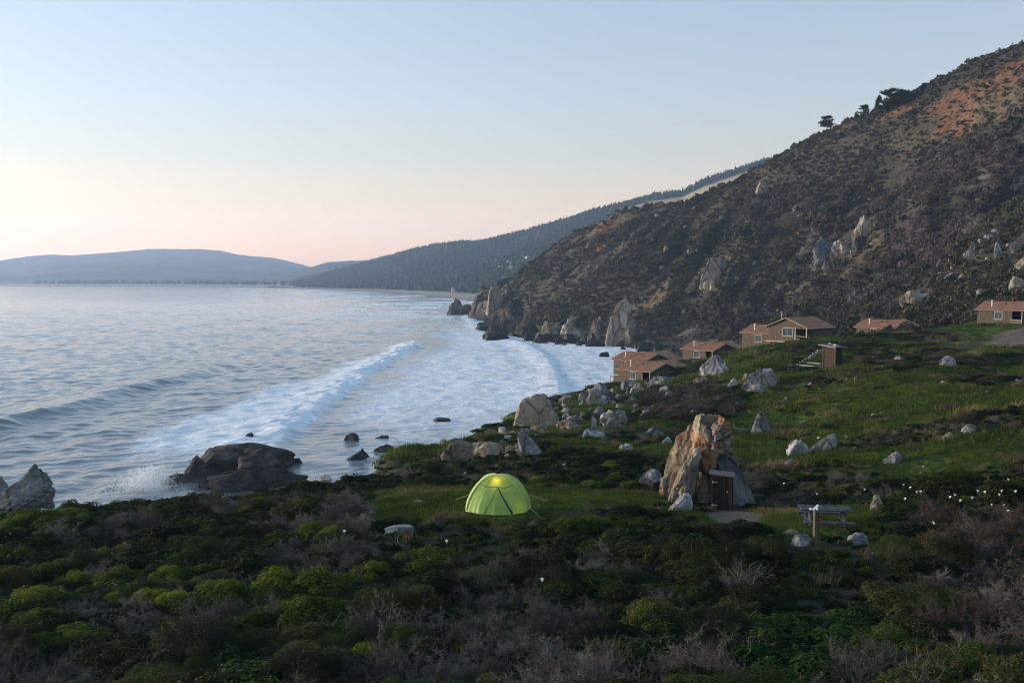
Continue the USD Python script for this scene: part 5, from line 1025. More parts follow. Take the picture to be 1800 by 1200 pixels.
def leaf_cloud(c, n, size, r, up=.35, aspect=.5):
    """Bent diamond leaves at the points c facing about n."""
    N = len(c); nn = n + r.normal(0, .55, (N, 3)); nn[:, 2] += up; nn /= np.linalg.norm(nn, axis=1, keepdims=True)
    t = np.cross(nn, r.normal(size=(N, 3))); t /= np.linalg.norm(t, axis=1, keepdims=True) + 1e-9; b = np.cross(nn, t)
    s = (size * r.uniform(.6, 1.3, N))[:, None]
    v = np.stack([c - t * s, c + b * s * aspect + nn * s * .15, c + t * s, c - b * s * aspect + nn * s * .15], 1).reshape(-1, 3)
    i = np.arange(N) * 4
    return v, np.vstack([np.stack([i, i + 1, i + 2], 1), np.stack([i, i + 2, i + 3], 1)])
def merge(ms):
    vs, fs, n = [], [], 0
    for v, f in ms:
        vs.append(v); fs.append(np.asarray(f) + n); n += len(v)
    return trimesh.Trimesh(np.vstack(vs), np.vstack(fs), process=False)
def stems(paths, rad, sides=3):
    ms = []
    for p, r0 in zip(paths, rad):
        p = np.asarray(p); rr = np.linspace(r0, r0 * .45, len(p)); t = np.gradient(p, axis=0); t /= np.linalg.norm(t, axis=1, keepdims=True) + 1e-9
        a = np.cross(t, [0.31, 0.17, .93]); a /= np.linalg.norm(a, axis=1, keepdims=True) + 1e-9; b = np.cross(t, a); an = np.arange(sides) * 2 * math.pi / sides
        v = p[:, None] + rr[:, None, None] * (np.cos(an)[None, :, None] * a[:, None] + np.sin(an)[None, :, None] * b[:, None])
        i, j = np.meshgrid(np.arange(len(p) - 1), np.arange(sides), indexing='ij'); q = np.stack([i * sides + j, i * sides + (j + 1) % sides, (i + 1) * sides + (j + 1) % sides, (i + 1) * sides + j], -1).reshape(-1, 4)
        ms.append((v.reshape(-1, 3), np.vstack([q[:, [0, 1, 2]], q[:, [0, 2, 3]]])))
    return ms
def leafy(seed, n=3000, size=.055, lobes=15, flat=.75, aspect=.5):
    r = np.random.default_rng(seed); cs, ns = [], []; per = n // lobes; paths = []
    for k in range(lobes):
        a = r.uniform(0, 2 * math.pi); rad = .72 * math.sqrt(r.random()); hgt = flat * (1 - rad ** 2 * .75) * r.uniform(.62, 1.0); lr = r.uniform(.20, .36)
        c = np.array([math.cos(a) * rad, math.sin(a) * rad, max(hgt - lr * .5, .12)])
        d = r.normal(size=(per, 3)); d[:, 2] = np.abs(d[:, 2]) * 1.0 - .25; d /= np.linalg.norm(d, axis=1, keepdims=True)
        q = lr * r.uniform(.60, 1.08, per) ** .7
        cs.append(c + d * q[:, None] * [1, 1, .85]); ns.append(d)
        mid = c * .5 + r.normal(0, .05, 3); paths.append(np.array([[0, 0, -.1], mid, c + [0, 0, lr * .4]]))
    c = np.vstack(cs); keep = c[:, 2] > -.02
    return merge([leaf_cloud(c[keep], np.vstack(ns)[keep], size, r, aspect=aspect)]), merge(stems(paths, [.022] * len(paths)))
def twiggy(seed, main=13, h=.8, wide=.8, fine=2600, thick=.013):
    r = np.random.default_rng(seed); paths, rad, tips = [], [], []
    def grow(p, d, L, rd, lev):
        pts = [p]; 
        for _ in range(4):
            d = d + r.normal(0, .24, 3); d[2] += .05; d /= np.linalg.norm(d); p = p + d * L / 4; pts.append(p)
        paths.append(np.array(pts)); rad.append(rd); tips.extend((q, d) for q in pts[1:])
        if lev < 2:
            for _ in range(r.integers(2, 5)):
                q = pts[r.integers(1, 5)]; e = d + r.normal(0, .62, 3); e[2] = max(e[2], -.15); e /= np.linalg.norm(e); grow(q, e, L * r.uniform(.45, .75), rd * .55, lev + 1)
    for k in range(main):
        a = r.uniform(0, 2 * math.pi); e = np.array([math.cos(a) * r.uniform(.2, 1.1) * wide, math.sin(a) * r.uniform(.2, 1.1) * wide, r.uniform(.5, 1.0)]); e /= np.linalg.norm(e)
        grow(np.array([math.cos(a) * .06, math.sin(a) * .06, -.05]), e, r.uniform(.45, .75) * h / .8, thick, 0)
    # fine twigs: one sliver each
    P = np.array([q for q, _ in tips]); D = np.array([d for _, d in tips]); i = r.integers(0, len(P), fine)
    d = D[i] * .5 + r.normal(0, .6, (fine, 3)); d[:, 2] += .25; d /= np.linalg.norm(d, axis=1, keepdims=True); L = r.uniform(.08, .24, fine)[:, None]
    s = np.cross(d, r.normal(size=(fine, 3))); s /= np.linalg.norm(s, axis=1, keepdims=True)
    v = np.stack([P[i] + s * .0055, P[i] - s * .0055, P[i] + d * L], 1).reshape(-1, 3)
    tri = (v, np.arange(fine * 3).reshape(-1, 3))
    return merge(stems(paths, rad)), merge([tri])
def tuft(seed, n=34, h=.28, spread=.16, w=.007):
    r = np.random.default_rng(seed); a = r.uniform(0, 2 * math.pi, n); b = np.stack([r.normal(0, spread, n), r.normal(0, spread, n), np.full(n, -.02)], 1)
    lean = np.stack([np.cos(a), np.sin(a), np.zeros(n)], 1) * r.uniform(.15, .75, n)[:, None]; hh = (h * r.uniform(.5, 1.1, n))[:, None]
    s = np.stack([-np.sin(a), np.cos(a), np.zeros(n)], 1) * w
    m = b + lean * hh * .4 + [0, 0, 1] * hh * .6; t = b + lean * hh * 1.05 + [0, 0, 1] * hh * .95
    v = np.stack([b - s, b + s, m + s * .8, m - s * .8, t], 1).reshape(-1, 3); i = np.arange(n) * 5
    return trimesh.Trimesh(v, np.vstack([np.stack([i, i + 1, i + 2], 1), np.stack([i, i + 2, i + 3], 1), np.stack([i + 3, i + 2, i + 4], 1)]), process=False)

def plant_class(name, parts):
    c = proto(name)
    for pn, m, mat in parts: obj(pn, m, mat, c)
    return c
L_sage = leaf_mat('sage_green_leaves', [(.25, (0.012, 0.016, 0.009)), (.5, (0.040, 0.048, 0.028)), (.75, (0.09, 0.105, 0.06))])
GREEN = []
for k, (n_, sz_, lb_, fl_, as_, mt_) in enumerate([(7500, .027, 17, .80, .5, L_dark), (5200, .036, 14, .72, .55, L_olive), (8000, .024, 20, .90, .32, L_dark), (3600, .046, 12, .70, .6, L_dark), (7000, .026, 18, .85, .3, L_sage), (5600, .034, 11, .78, .5, L_olive), (6500, .030, 24, .66, .45, L_dark), (4800, .036, 16, .95, .35, L_olive)]):
    m = leafy(500 + k, n_, sz_, lb_, fl_, as_); tw = twiggy(560 + k, 5, .85, .8, 120, .009)
    GREEN.append(plant_class(f'green_bush_form_{k + 1:03d}', [('foliage', m[0], mt_), ('stems', m[1], L_wood), ('bare_twigs', tw[0], L_grey)]))
LIME = [plant_class(f'lime_bush_form_{k + 1:03d}', [('foliage', m[0], L_lime), ('inner_foliage', leafy(640 + k, 2600, .03, flat=.72)[0], L_dark), ('stems', m[1], L_wood)]) for k, m in enumerate(leafy(600 + k, 2600, .038, 16, .85, .6) for k in range(3))]
BROAD = [plant_class(f'broad_bush_form_{k + 1:03d}', [('foliage', m[0], L_broad), ('stems', m[1], L_wood)]) for k, m in enumerate(leafy(700 + k, 1500, .066, 12, .6, .7) for k in range(2))]
DEAD = [plant_class(f'dead_bush_form_{k + 1:03d}', [('branches', m[0], L_grey), ('twigs', m[1], L_grey)]) for k, m in enumerate(twiggy(800 + k, 12 + k, .85, .8, 1900, .017) for k in range(4))]
BROWN = [plant_class(f'brown_bush_form_{k + 1:03d}', [('branches', m[0], L_brown), ('twigs', m[1], L_brown)]) for k, m in enumerate(twiggy(850 + k, 15, .9, .7, 4200) for k in range(2))]

KO = np.array(KEEP_OUT)
def on_land(x, y):
    x, y = np.asarray(x, float), np.asarray(y, float); r = inside(x, y, COAST); o = ~r
    if o.any(): r[o] = (seg_dist(x[o], y[o], COAST) < 5.0) & (y[o] < 130) & (y[o] > 36)
    return r
KX, KY = np.arange(-60, 380, .25), np.arange(0, 720, .25)
KM = np.zeros((len(KY), len(KX)), bool)
for a, b, r_ in KO:
    i0, i1, j0, j1 = np.clip([(b - r_) * 4, (b + r_) * 4 + 2, (a + 60 - r_) * 4, (a + 60 + r_) * 4 + 2], 0, 5000).astype(int)
    sub = KM[i0:i1, j0:j1]
    if sub.size: sub |= (KX[None, j0:j1] - a) ** 2 + (KY[i0:i1, None] - b) ** 2 < r_ * r_
def free(x, y, pad=0.0):
    ok = np.ones(len(x), bool)
    for a, b in ((0, 0), (pad, 0), (-pad, 0), (0, pad), (0, -pad)) if pad else ((0, 0),):
        i = np.clip(((np.asarray(y) + b) * 4).astype(int), 0, len(KY) - 1); j = np.clip(((np.asarray(x) + a + 60) * 4).astype(int), 0, len(KX) - 1); ok &= ~KM[i, j]
    return ok
def jitter_grid(y0, y1, step, r):
    out = []; y = y0
    while y < y1:
        half = y * .535 + 1.5; xs_ = np.arange(-half, half, step) + r.uniform(0, step)
        out.append(np.stack([xs_ + r.uniform(-.4, .4, len(xs_)) * step, y + r.uniform(-.4, .4, len(xs_)) * step], 1)); y += step
    return np.vstack(out)
rv = np.random.default_rng(2024)
pts = jitter_grid(9.5, 66, 0.74, rv); X, Y = pts.T
g = np.nan_to_num(RegularGridInterpolator((GY, GX), GRASS, bounds_error=False, fill_value=0)((Y, X))); bare = RegularGridInterpolator((GY, GX), BARE, bounds_error=False, fill_value=0)((Y, X))
rim = seg_dist(X, Y, np.vstack([CLEARING, CLEARING[:1]])); inc = inside(X, Y, CLEARING) | inside(X, Y, YARD)
ok = inside(X, Y, COAST) & (g < .55) & (bare < .2) & free(X, Y, .35)
# the tent, shed, table and tap stay in view: low growth only just in front of them
X, Y = X[ok], Y[ok]; Z = ground(X, Y)
u, v = pix(X, Y, Z + .5)
nA, nB, nC = fbm2(X, Y, 2.8, 3, 201), fbm2(X, Y, 3.0, 3, 202), fbm2(X, Y, 7, 3, 203)
size = np.clip(rv.lognormal(-.40, .28, len(X)), .38, 1.15) * np.where(Y < 22, 1.08, 1.0)
kind = np.where(nA + rv.normal(0, .035, len(X)) > np.where(Y < 17, .09, np.where(Y < 34, .055, .07)), 1, 0)                                   # 1 grey dead brush
kind = np.where((kind == 1) & (nC > .10) & (u > 1350), 4, kind)     # 4 brown twigs
lime_p = np.clip((900 - u) / 900, 0, 1) * .50 * (v > 850) * (v < 1110)
kind = np.where((kind == 0) & (nB + rv.normal(0, .05, len(X)) > .20 - lime_p * .42), 2, kind)
kind = np.where((np.hypot((u - 1440) / 110, (v - 1070) / 55) < 1) | (np.hypot((u - 1390) / 60, (v - 1140) / 30) < 1) | (np.hypot((u - 420) / 60, (v - 1150) / 40) < 1), 3, kind)
kind = np.where((Y > 44) & (u > 1280) & (rv.random(len(X)) < .60), 1, kind); kind = np.where((u > 1640) & (v > 880) & (v < 950) & (rv.random(len(X)) < .7), 4, kind)
low = (np.abs(X - pt[0] + (pt[1] - Y) * .02) < 1.6) & (Y > pt[1] - 5) & (Y < pt[1]); low |= (np.abs(X - pp[0]) < 1.2) & (Y < pp[1]) & (Y > pp[1] - 5); low |= (np.abs(X - ps[0]) < 1.2) & (Y > ps[1] - 8) & (Y < ps[1]); low |= (np.abs(X - pa[0]) < 1.4) & (Y > pa[1] - 5) & (Y < pa[1])
for a, b, r_ in KO:
    if 15 < b < 62: low |= (np.abs(X / Y - a / b) * b < r_ * 1.1 + .45) & (Y < b) & (Y > b - 7.0)
size = np.where(low, np.minimum(size * .45, .42), size)
size = np.where(Y > 40, size * .85, size); size = np.where(kind == 1, size * .78, size); size = np.where(kind == 4, size * .85, size)
flatz = np.where(kind == 1, .85, .80) * rv.uniform(.7, 1.25, len(X))
flatz = np.where(Y > 30, np.minimum(flatz, .95 / size), flatz); seen = (size / Y)
NAMES = [('green_bush', GREEN, 'dark green bush', 'bush', 'dark green bushes of the foreground scrub'),
         ('grey_brush', DEAD, 'grey leafless brush', 'bush', 'grey leafless brush in the foreground scrub'),
         ('lime_bush', LIME, 'yellow green bush', 'bush', 'yellow green bushes of the foreground scrub'),
         ('broad_leaf_plant', BROAD, 'broad leaved plant', 'plant', 'broad leaved green plants near the camera'),
         ('brown_brush', BROWN, 'brown twiggy brush', 'bush', 'brown twiggy brush on the right')]
left_over = []
for k, (nm, forms, lab, cat, grp) in enumerate(NAMES):
    idx = np.nonzero(kind == k)[0]; idx = idx[np.argsort(-seen[idx])]
    for n, i in enumerate(idx):
        f = forms[rv.integers(len(forms))]; s = size[i]
        if n < 280: later(copy_of(f, nm, (X[i], Y[i], Z[i] - .06), rv.uniform(0, 360), (s, s, s * flatz[i]), lab, cat, grp), (X[i], Y[i], Z[i] + s * .6), lab)
        else: left_over.append((k, i))
print('bushes', [int((kind == k).sum()) for k in range(5)], 'stuff', len(left_over))
def class_meshes(c): return [p for p in c.GetChildren()]
stuff_forms = [(leafy(500, 1500, .07)[0], L_dark), (leafy(503, 1500, .07)[0], L_olive), (twiggy(801, 12, .8, .8, 1400)[1], L_grey), (leafy(602, 1200, .075)[0], L_lime), (leafy(700, 500, .11, 10, .6, .7)[0], L_broad), (twiggy(851, 15, .9, .7, 2600)[1], L_brown)]
if left_over:
    w = np.array([{0: 0, 1: 2, 2: 3, 3: 4, 4: 5}[k] for k, i in left_over]); ii = np.array([i for k, i in left_over]); w = np.where((w == 0) & (rv.random(len(w)) < .4), 1, w)
    scatter('far_scrub', stuff_forms, np.stack([X[ii], Y[ii], Z[ii] - .06], 1), rv.uniform(0, 360, len(ii)), np.stack([size[ii], size[ii], size[ii] * flatz[ii]], 1), w, label='mixed green and grey scrub behind the tent lawn', cat='scrub')

# low growth between the bushes
q_ = jitter_grid(10, 64, .62, rv); a, b = q_.T
g = np.nan_to_num(RegularGridInterpolator((GY, GX), GRASS, bounds_error=False, fill_value=0)((b, a))); br = RegularGridInterpolator((GY, GX), BARE, bounds_error=False, fill_value=0)((b, a))
ok = on_land(a, b) & (g < .6) & (br < .25) & free(a, b); a, b = a[ok], b[ok]; sz = rv.uniform(.22, .42, len(a))
under = [(leafy(1300 + k, 620, .10, 7, .55)[0], (L_dark, L_olive, L_dark)[k]) for k in range(3)] + [(tuft(1310, 40, .9, .5, .02), L_grass), (tuft(1311, 36, 1.0, .5, .016), L_dry), (twiggy(1312, 9, .7, .8, 500, .02)[1], L_grey)]
scatter('undergrowth', under, np.stack([a, b, ground(a, b) - .03], 1), rv.uniform(0, 360, len(a)), sz, rv.choice(6, len(a), p=[.26, .2, .2, .16, .06, .12]), label='low leafy undergrowth and weeds filling gaps between the bushes', cat='undergrowth')

# bushes of the green slope
pts = jitter_grid(52, 165, 1.0, rv); x, y = pts.T
g = np.nan_to_num(RegularGridInterpolator((GY, GX), GRASS, bounds_error=False, fill_value=0)((y, x))); bare = RegularGridInterpolator((GY, GX), BARE, bounds_error=False, fill_value=0)((y, x))
z = ground(x, y); uu, vv = pix(x, y, z)
dark_patch = np.hypot((uu - 1210) / 95, (vv - 712) / 34) < 1
p_in = np.where(dark_patch, 1.0, np.where(g < .5, .85, .12 * (fbm2(x, y, 5, 3, 221) > 0)))
ok = on_land(x, y) & (rv.random(len(x)) < p_in) & (bare < .2) & (y > 60) & ((uu < 1640) | (vv > 612))
x, y, z, uu, vv, dark_patch = x[ok], y[ok], z[ok], uu[ok], vv[ok], dark_patch[ok]; ok = free(x, y, .3); x, y, z, uu, vv, dark_patch = x[ok], y[ok], z[ok], uu[ok], vv[ok], dark_patch[ok]
s = rv.uniform(.55, 1.05, len(x)) * np.where(dark_patch, 1.5, 1.0); kd = rv.choice([0, 1, 2, 5], len(x), p=[.42, .22, .24, .12]); kd = np.where(dark_patch, rv.choice([0, 5, 0, 2], len(x)), kd)
near = np.argsort(-s / y)[:240]; isn = np.zeros(len(x), bool); isn[near] = True
for i in near:
    if kd[i] in (0, 1): o = copy_of(GREEN[i % 8], 'slope_bush', (x[i], y[i], z[i] - .08), rv.uniform(0, 360), (s[i], s[i], s[i] * .62), 'dark slope bush', 'bush', 'low bushes on the green slope'); later(o, (x[i], y[i], z[i] + .3), 'dark slope bush')
    else: o = copy_of(DEAD[i % 4] if kd[i] == 2 else BROWN[i % 2], 'slope_brush', (x[i], y[i], z[i] - .05), rv.uniform(0, 360), (s[i], s[i], s[i] * .62), 'leafless slope brush', 'bush', 'low leafless brush on the green slope'); later(o, (x[i], y[i], z[i] + .3), 'leafless slope brush')
r_ = ~isn
scatter('slope_scrub', stuff_forms, np.stack([x, y, z - .06], 1)[r_], rv.uniform(0, 360, r_.sum()), np.stack([s, s, s * .6], 1)[r_], kd[r_], label='low mixed scrub in dark patches over the green slope', cat='scrub')

# grass
def grass_field(name, y0, y1, step, forms, lab, sc, thr=.35):
    p = jitter_grid(y0, y1, step, rv); a, b = p.T
    g = np.nan_to_num(RegularGridInterpolator((GY, GX), GRASS, bounds_error=False, fill_value=0)((b, a))); br = RegularGridInterpolator((GY, GX), BARE, bounds_error=False, fill_value=0)((b, a))
    k = on_land(a, b) & (g > thr) & (br < .4) & (rv.random(len(a)) < .45 + g * .5) & free(a, b); a, b = a[k], b[k]; c = ground(a, b)
    md = inside(a, b, MEADOW); m = fbm2(a, b, 3.5, 3, 231) + rv.normal(0, .05, len(a))
    wh = np.where(m > .14, len(forms) - 1, rv.integers(0, len(forms) - 1, len(a))); ss = sc * rv.uniform(.6, 1.3, len(a)) * np.where(md, .45, 1) * (1 + 1.2 * np.clip(fbm2(a, b, 4, 3, 232), -.3, .5))
    scatter(name, forms, np.stack([a, b, c], 1), rv.uniform(0, 360, len(a)), ss, wh, label=lab, cat='grass')
    return len(a)
n1 = grass_field('lawn_grass', 24, 50, .17, [(tuft(900 + k, 30, .16, .10, .006), L_grass) for k in range(4)] + [(tuft(910, 30, .20, .10, .005), L_dry)], 'short green grass of the tent lawn and the yard by the table', 1.0)
n2 = grass_field('slope_grass', 50, 100, .42, [(tuft(920 + k, 46, .30, .26, .014), L_grass) for k in range(4)] + [(tuft(930, 40, .34, .26, .012), L_dry)], 'green grass of the nearer slope', 1.0)
n3 = grass_field('far_slope_grass', 100, 194, .85, [(tuft(940 + k, 60, .36, .5, .035), L_grass) for k in range(4)] + [(tuft(950, 46, .36, .5, .03), L_dry)], 'green grass of the slope around the cabins', 1.0)
print('grass', n1, n2, n3)

# tall bright clumps in the grass below the outhouse and right of the tent
for k in range(70):
    if k < 45: uq, vq = rv.normal(1400, 60), rv.normal(705, 16)
    else: uq, vq = rv.uniform(930, 1130), rv.normal(852, 7)
    p = hit(uq, vq)
    if p is None or not free([p[0]], [p[1]], .1)[0]: continue
    s_ = rv.uniform(.35, .7)
    later(copy_of(LIME[k % 3], 'weed_clump', p - [0, 0, .05], rv.uniform(0, 360), (s_, s_, s_ * .8), 'bright weed clump', 'plant', 'bright weed clumps in the grass'), p, 'bright weed clump')

# lilies
sp = trimesh.creation.cone(.055, .12, sections=10); vv_ = np.array(sp.vertices); 
def lily():
    n = 14; a = np.linspace(0, 2 * math.pi, n, endpoint=False); rows = []
    for t_, r0 in ((0, .008), (.35, .018), (.7, .036), (1, .062)):
        rows.append(np.stack([np.cos(a) * r0, np.sin(a) * r0, .10 * t_ + .035 * t_ ** 2 * np.cos(a) + 0 * a], 1))
    v = np.vstack(rows); i, j = np.meshgrid(np.arange(3), np.arange(n), indexing='ij'); q = np.stack([i * n + j, i * n + (j + 1) % n, (i + 1) * n + (j + 1) % n, (i + 1) * n + j], -1).reshape(-1, 4)
    return trimesh.Trimesh(v + [0, 0, .62], np.vstack([q[:, [0, 1, 2]], q[:, [0, 2, 3]]]), process=False)
c = proto('lily_form'); obj('flower', lily(), L_lily, c, smooth=True); obj('stem', merge(stems([np.array([[0, 0, -.1], [.03, .02, .3], [0, 0, .63]])], [.006], 5)), L_stem, c)
lil = [(1434, 853), (1436, 858), (1589, 841), (1600, 846), (1612, 853), (1618, 853), (1591, 865), (1378, 841), (1670, 862), (1679, 858), (1688, 868), (1719, 851), (1731, 853), (1709, 863), (1744, 874), (1761, 851), (1757, 857), (1785, 852), (1772, 885), (1773, 831), (1765, 875), (785, 938), (953, 1003), (404, 1188), (605, 921), (1520, 850), (1642, 905)]
for uq, vq in lil:
    best = None
    for d in np.arange(12, 60, .25):          # the flower stands .7 m above the ground
        q = at(uq, vq, d)
        if q[2] - float(ground(q[0], q[1])) < .78: best = q; break
    if best is None: continue
    s_ = .66 if vq < 900 else .75
    best = best - np.array([0, 0, .22])
    zz = float(ground(best[0], best[1]))
    later(copy_of(c, 'lily', (best[0], best[1], best[2] - .70 * s_), rv.uniform(0, 360), s_, 'white lily', 'flower', 'white lilies in the scrub'), best, 'white lily')

# agave like clump and bush by the meadow
p = hit(1675, 600)
if p is not None:
    copy_of(BROWN[0], 'crest_bush', p, 30, (1.6, 1.3, 1.2), 'grey green spiky bush on the crest left of the gravel drive', 'bush')
    q = hit(1655, 592); copy_of(GREEN[1], 'crest_bush', q, 80, (2.2, 1.6, .9), 'dark mounded bush on the crest behind the spiky one', 'bush')

# hillside scrub, far across the cove
def hill_scatter():
    n = 330000; x = rv.uniform(-40, 330, n); y = rv.uniform(158, 700, n)
    keep = rv.random(n) < np.clip(1.25 - y / 600, .3, 1); x, y = x[keep], y[keep]
    k = inside(x, y, COAST) & (np.abs(x) < y * .56 + 10) & ((y > 200) | (x < 20) | ((x > 58) & (y > 164))); x, y = x[k], y[k]
    L = lambda A: np.nan_to_num(RegularGridInterpolator((GY, GX), A, bounds_error=False, fill_value=0)((y, x)))
    z = ground(x, y); red, tan, pur, rk, gr2 = L(RED), L(TAN), L(PURPLE), L(HILLROCK), L(GREEN2)
    clump = fbm2(x, y, 9, 3, 301)
    prob = (.66 + clump * 2.6) * (1 - .80 * red) * (1 - .60 * tan) * (1 - .85 * rk)
    prob = np.where((y < 200), .75, prob)
    k = (rv.random(len(x)) < prob) & (z > 3.0); x, y, z, tan, pur, gr2, red = x[k], y[k], z[k], tan[k], pur[k], gr2[k], red[k]
    k = free(x, y, .5); x, y, z, tan, pur, gr2, red = x[k], y[k], z[k], tan[k], pur[k], gr2[k], red[k]
    s = rv.gamma(4, .25, len(x)) * (.28 + .0008 * y) + .10; s *= np.where(pur > .4, 1.25, 1.0) * np.where(gr2 > .4, .75, 1)
    kd = rv.choice(4, len(x)); m = rv.random(len(x)) + fbm2(x, y, 22, 3, 302) * 1.2
    kd = np.where(m > .66, 4 + rv.integers(0, 2, len(x)), kd); kd = np.where(rv.random(len(x)) < pur * .85, 4 + rv.integers(0, 2, len(x)), kd); kd = np.where(rv.random(len(x)) < np.maximum(tan * .8, .07), 6, kd)
    forms = [(leafy(960 + q, 84, .23, 8, .95, .6)[0], L_hill) for q in range(4)] + [(leafy(970 + q, 84, .23, 8, 1.0, .4)[0], L_hill2) for q in range(2)] + [(leafy(980, 90, .20, 7, .7, .4)[0], L_hill3)]
    scatter('hillside_scrub', forms, np.stack([x, y, z - .1 * s], 1), rv.uniform(0, 360, len(x)), np.stack([s, s, s * rv.uniform(1.2, 2.1, len(x))], 1), kd, label='dense low scrub in dark green, brown and tan over the hillside', cat='scrub')
    print('hill scrub', len(x))
hill_scatter()

# the bare trees in the gully, and the wind cut trees on the skyline
def bare_tree(seed, h):
    r = np.random.default_rng(seed); paths, rad = [], []
    def grow(p, d, L, rd, lev):
        pts = [p]
        for _ in range(5): d = d + r.normal(0, .16, 3); d /= np.linalg.norm(d); p = p + d * L / 5; pts.append(p)
        paths.append(np.array(pts)); rad.append(rd)
        if lev < 3:
            for _ in range(4 if lev else 7):
                e = d + r.normal(0, .7, 3); e[2] = abs(e[2]) * .7; e /= np.linalg.norm(e); grow(pts[r.integers(2, 6)], e, L * r.uniform(.45, .7), rd * .55, lev + 1)
    grow(np.array([0, 0, -.3]), np.array([.1, 0, 1.0]), h * .55, h * .022, 0)
    return merge(stems(paths[:1], rad[:1], 6)), merge(stems(paths[1:], rad[1:], 3))
bark = plain('bleached_bark', (.17, .155, .14), .85, n=.25)
for k, (uq, vt, vb, lab) in enumerate([(1690, 367, 424, 'bare pale tree with a wide crown in the gully beside the spur'), (1708, 366, 412, 'tall thin bare trunk just right of the wide bare tree'), (1630, 425, 447, 'small bare tree lower in the gully'), (1490, 500, 545, 'bare shrubby tree at the dark foot of the gully'), (1782, 310, 345, 'bare grey tree high at the right edge of the hill')]):
    p = hit(uq, vb)
    if p is None: continue
    h = (vb - vt) * p[1] / FPX * 1.05; t = thing('bare_tree', p, k * 70, lab, 'tree'); tk, br = bare_tree(1000 + k, h); obj('trunk', tk, bark, t); obj('branches', br, bark, t)
def pine(seed, h, w, lean=.3):
    r = np.random.default_rng(seed); cs, ns, paths, rad = [], [], [np.array([[0, 0, -.5], [lean * .3, 0, h * .4], [lean, 0, h * .85]])], [h * .03]
    for k in range(26):
        t_ = r.uniform(.22, 1); a = r.uniform(0, 2 * math.pi); L = w * .5 * (1.15 - t_ * .75) * r.uniform(.5, 1.1); b = np.array([lean * t_, 0, h * t_ * .88]); e = b + [math.cos(a) * L, math.sin(a) * L, L * r.uniform(.05, .35)]
        paths.append(np.array([b, (b + e) / 2 + [0, 0, -.05 * L], e])); rad.append(h * .009)
        for q in np.linspace(.4, 1.05, 5):
            n = 38; cs.append(b + (e - b) * q + r.normal(0, [w * .045, w * .045, h * .028], (n, 3))); ns.append(r.normal(size=(n, 3)))
    v, f = leaf_cloud(np.vstack(cs), np.vstack(ns), h * .034, r, .3, .4)
    return trimesh.Trimesh(v, f, process=False), merge(stems(paths, rad, 4))
def sky_tree(uq, vb, vt, wpx, lab, seed, name='pine_tree'):
    for dv in range(0, 14):
        p = hit(uq, vb + dv)
        if p is not None and p[1] > 300: break
    if p is None: return
    h = (vb - vt) * p[1] / FPX * 1.10 + .6; w = wpx * p[1] / FPX * 1.35; p = np.array([p[0], p[1], float(ground(p[0], p[1]))])
    t = thing(name, p, seed * 40, lab, 'tree'); cr, st = pine(seed, h, w); obj('crown', cr, L_pine, t); obj('trunk', st, L_wood, t)
sky_tree(1454, 228, 203, 26, 'lone round topped pine farthest left on the skyline', 1101)
sky_tree(1520, 206, 187, 18, 'small pine second from the left on the skyline', 1102)
sky_tree(1545, 200, 172, 13, 'thin pointed pine touching the big dark pine', 1103)
sky_tree(1566, 197, 160, 40, 'big dark pine in the middle of the skyline group', 1104)
sky_tree(1584, 190, 162, 30, 'dense dark pine on the right side of the big pine', 1105)
sky_tree(1623, 162, 149, 12, 'little pine alone highest on the skyline', 1106)
sky_tree(1606, 175, 166, 8, 'tiny bush between the big pines and the highest one', 1107, 'skyline_bush')
sky_tree(1556, 202, 184, 20, 'low spreading pine under the big dark pine', 1108)

# ------------------------------------------------------------------ far forest, far town
fz, fx, (fu, fdr, fdf), fm_ = forest
def conifer(seed, h=1.0):
    r = np.random.default_rng(seed); ms = []
    for k in range(6):
        z0 = .08 + k * .15; rad = .21 * (1 - k / 6.6) * r.uniform(.8, 1.2); n = 7; a = np.linspace(0, 2 * math.pi, n, endpoint=False) + r.uniform(0, 1); q = rad * r.uniform(.7, 1.15, n)
        v = np.vstack([np.stack([np.cos(a) * q, np.sin(a) * q, z0 + r.uniform(-.03, .03, n)], 1), [[0, 0, z0 + .25]]]); ms.append((v, [[i, (i + 1) % n, n] for i in range(n)]))
    return merge(ms)
def roundtree(seed):
    m = trimesh.creation.icosphere(2); v = np.array(m.vertices); v *= (1 + (meshkit.fbm(v * 2.1 + seed, 3, seed) - .5) * 1.1)[:, None]; return trimesh.Trimesh(v * [.34, .34, .36] + [0, 0, .42], m.faces, process=False)
n = 15000; uq = rv.uniform(520, 1390, n); tq = np.concatenate([rv.uniform(.0, 1.0, n - 2600), rv.uniform(.97, 1.03, 2600)])
zq = fz((tq, uq)); xq = fx((tq, uq)); dq = np.interp(uq, fu, fdf) + (np.interp(uq, fu, fdr) - np.interp(uq, fu, fdf)) * tq
keep = (fm_((np.clip(tq, 0, 1.7), uq)) < .3) | ((tq > .985) & (tq < 1.03) & (rv.random(n) < .8)); den = fbm2(xq, dq, 110, 3, 401) + .12 + .3 * (tq > .95); keep &= rv.random(n) < np.clip(.55 + den * 1.6, .08, 1)
xq, dq, zq, tq = xq[keep], dq[keep], zq[keep], tq[keep]
hq = rv.uniform(8, 17, len(xq)) * np.where(tq > .95, .75, 1.0); wq = np.where(rv.random(len(xq)) < .55, rv.integers(0, 3, len(xq)), 3 + rv.integers(0, 2, len(xq))); hq = np.where(wq >= 3, hq * .75, hq * .85)
L_forest = leaf_mat('forest_foliage', [(.2, (0.010, 0.017, 0.010)), (.5, (0.020, 0.030, 0.015)), (.8, (0.042, 0.050, 0.024))], 0, .01)
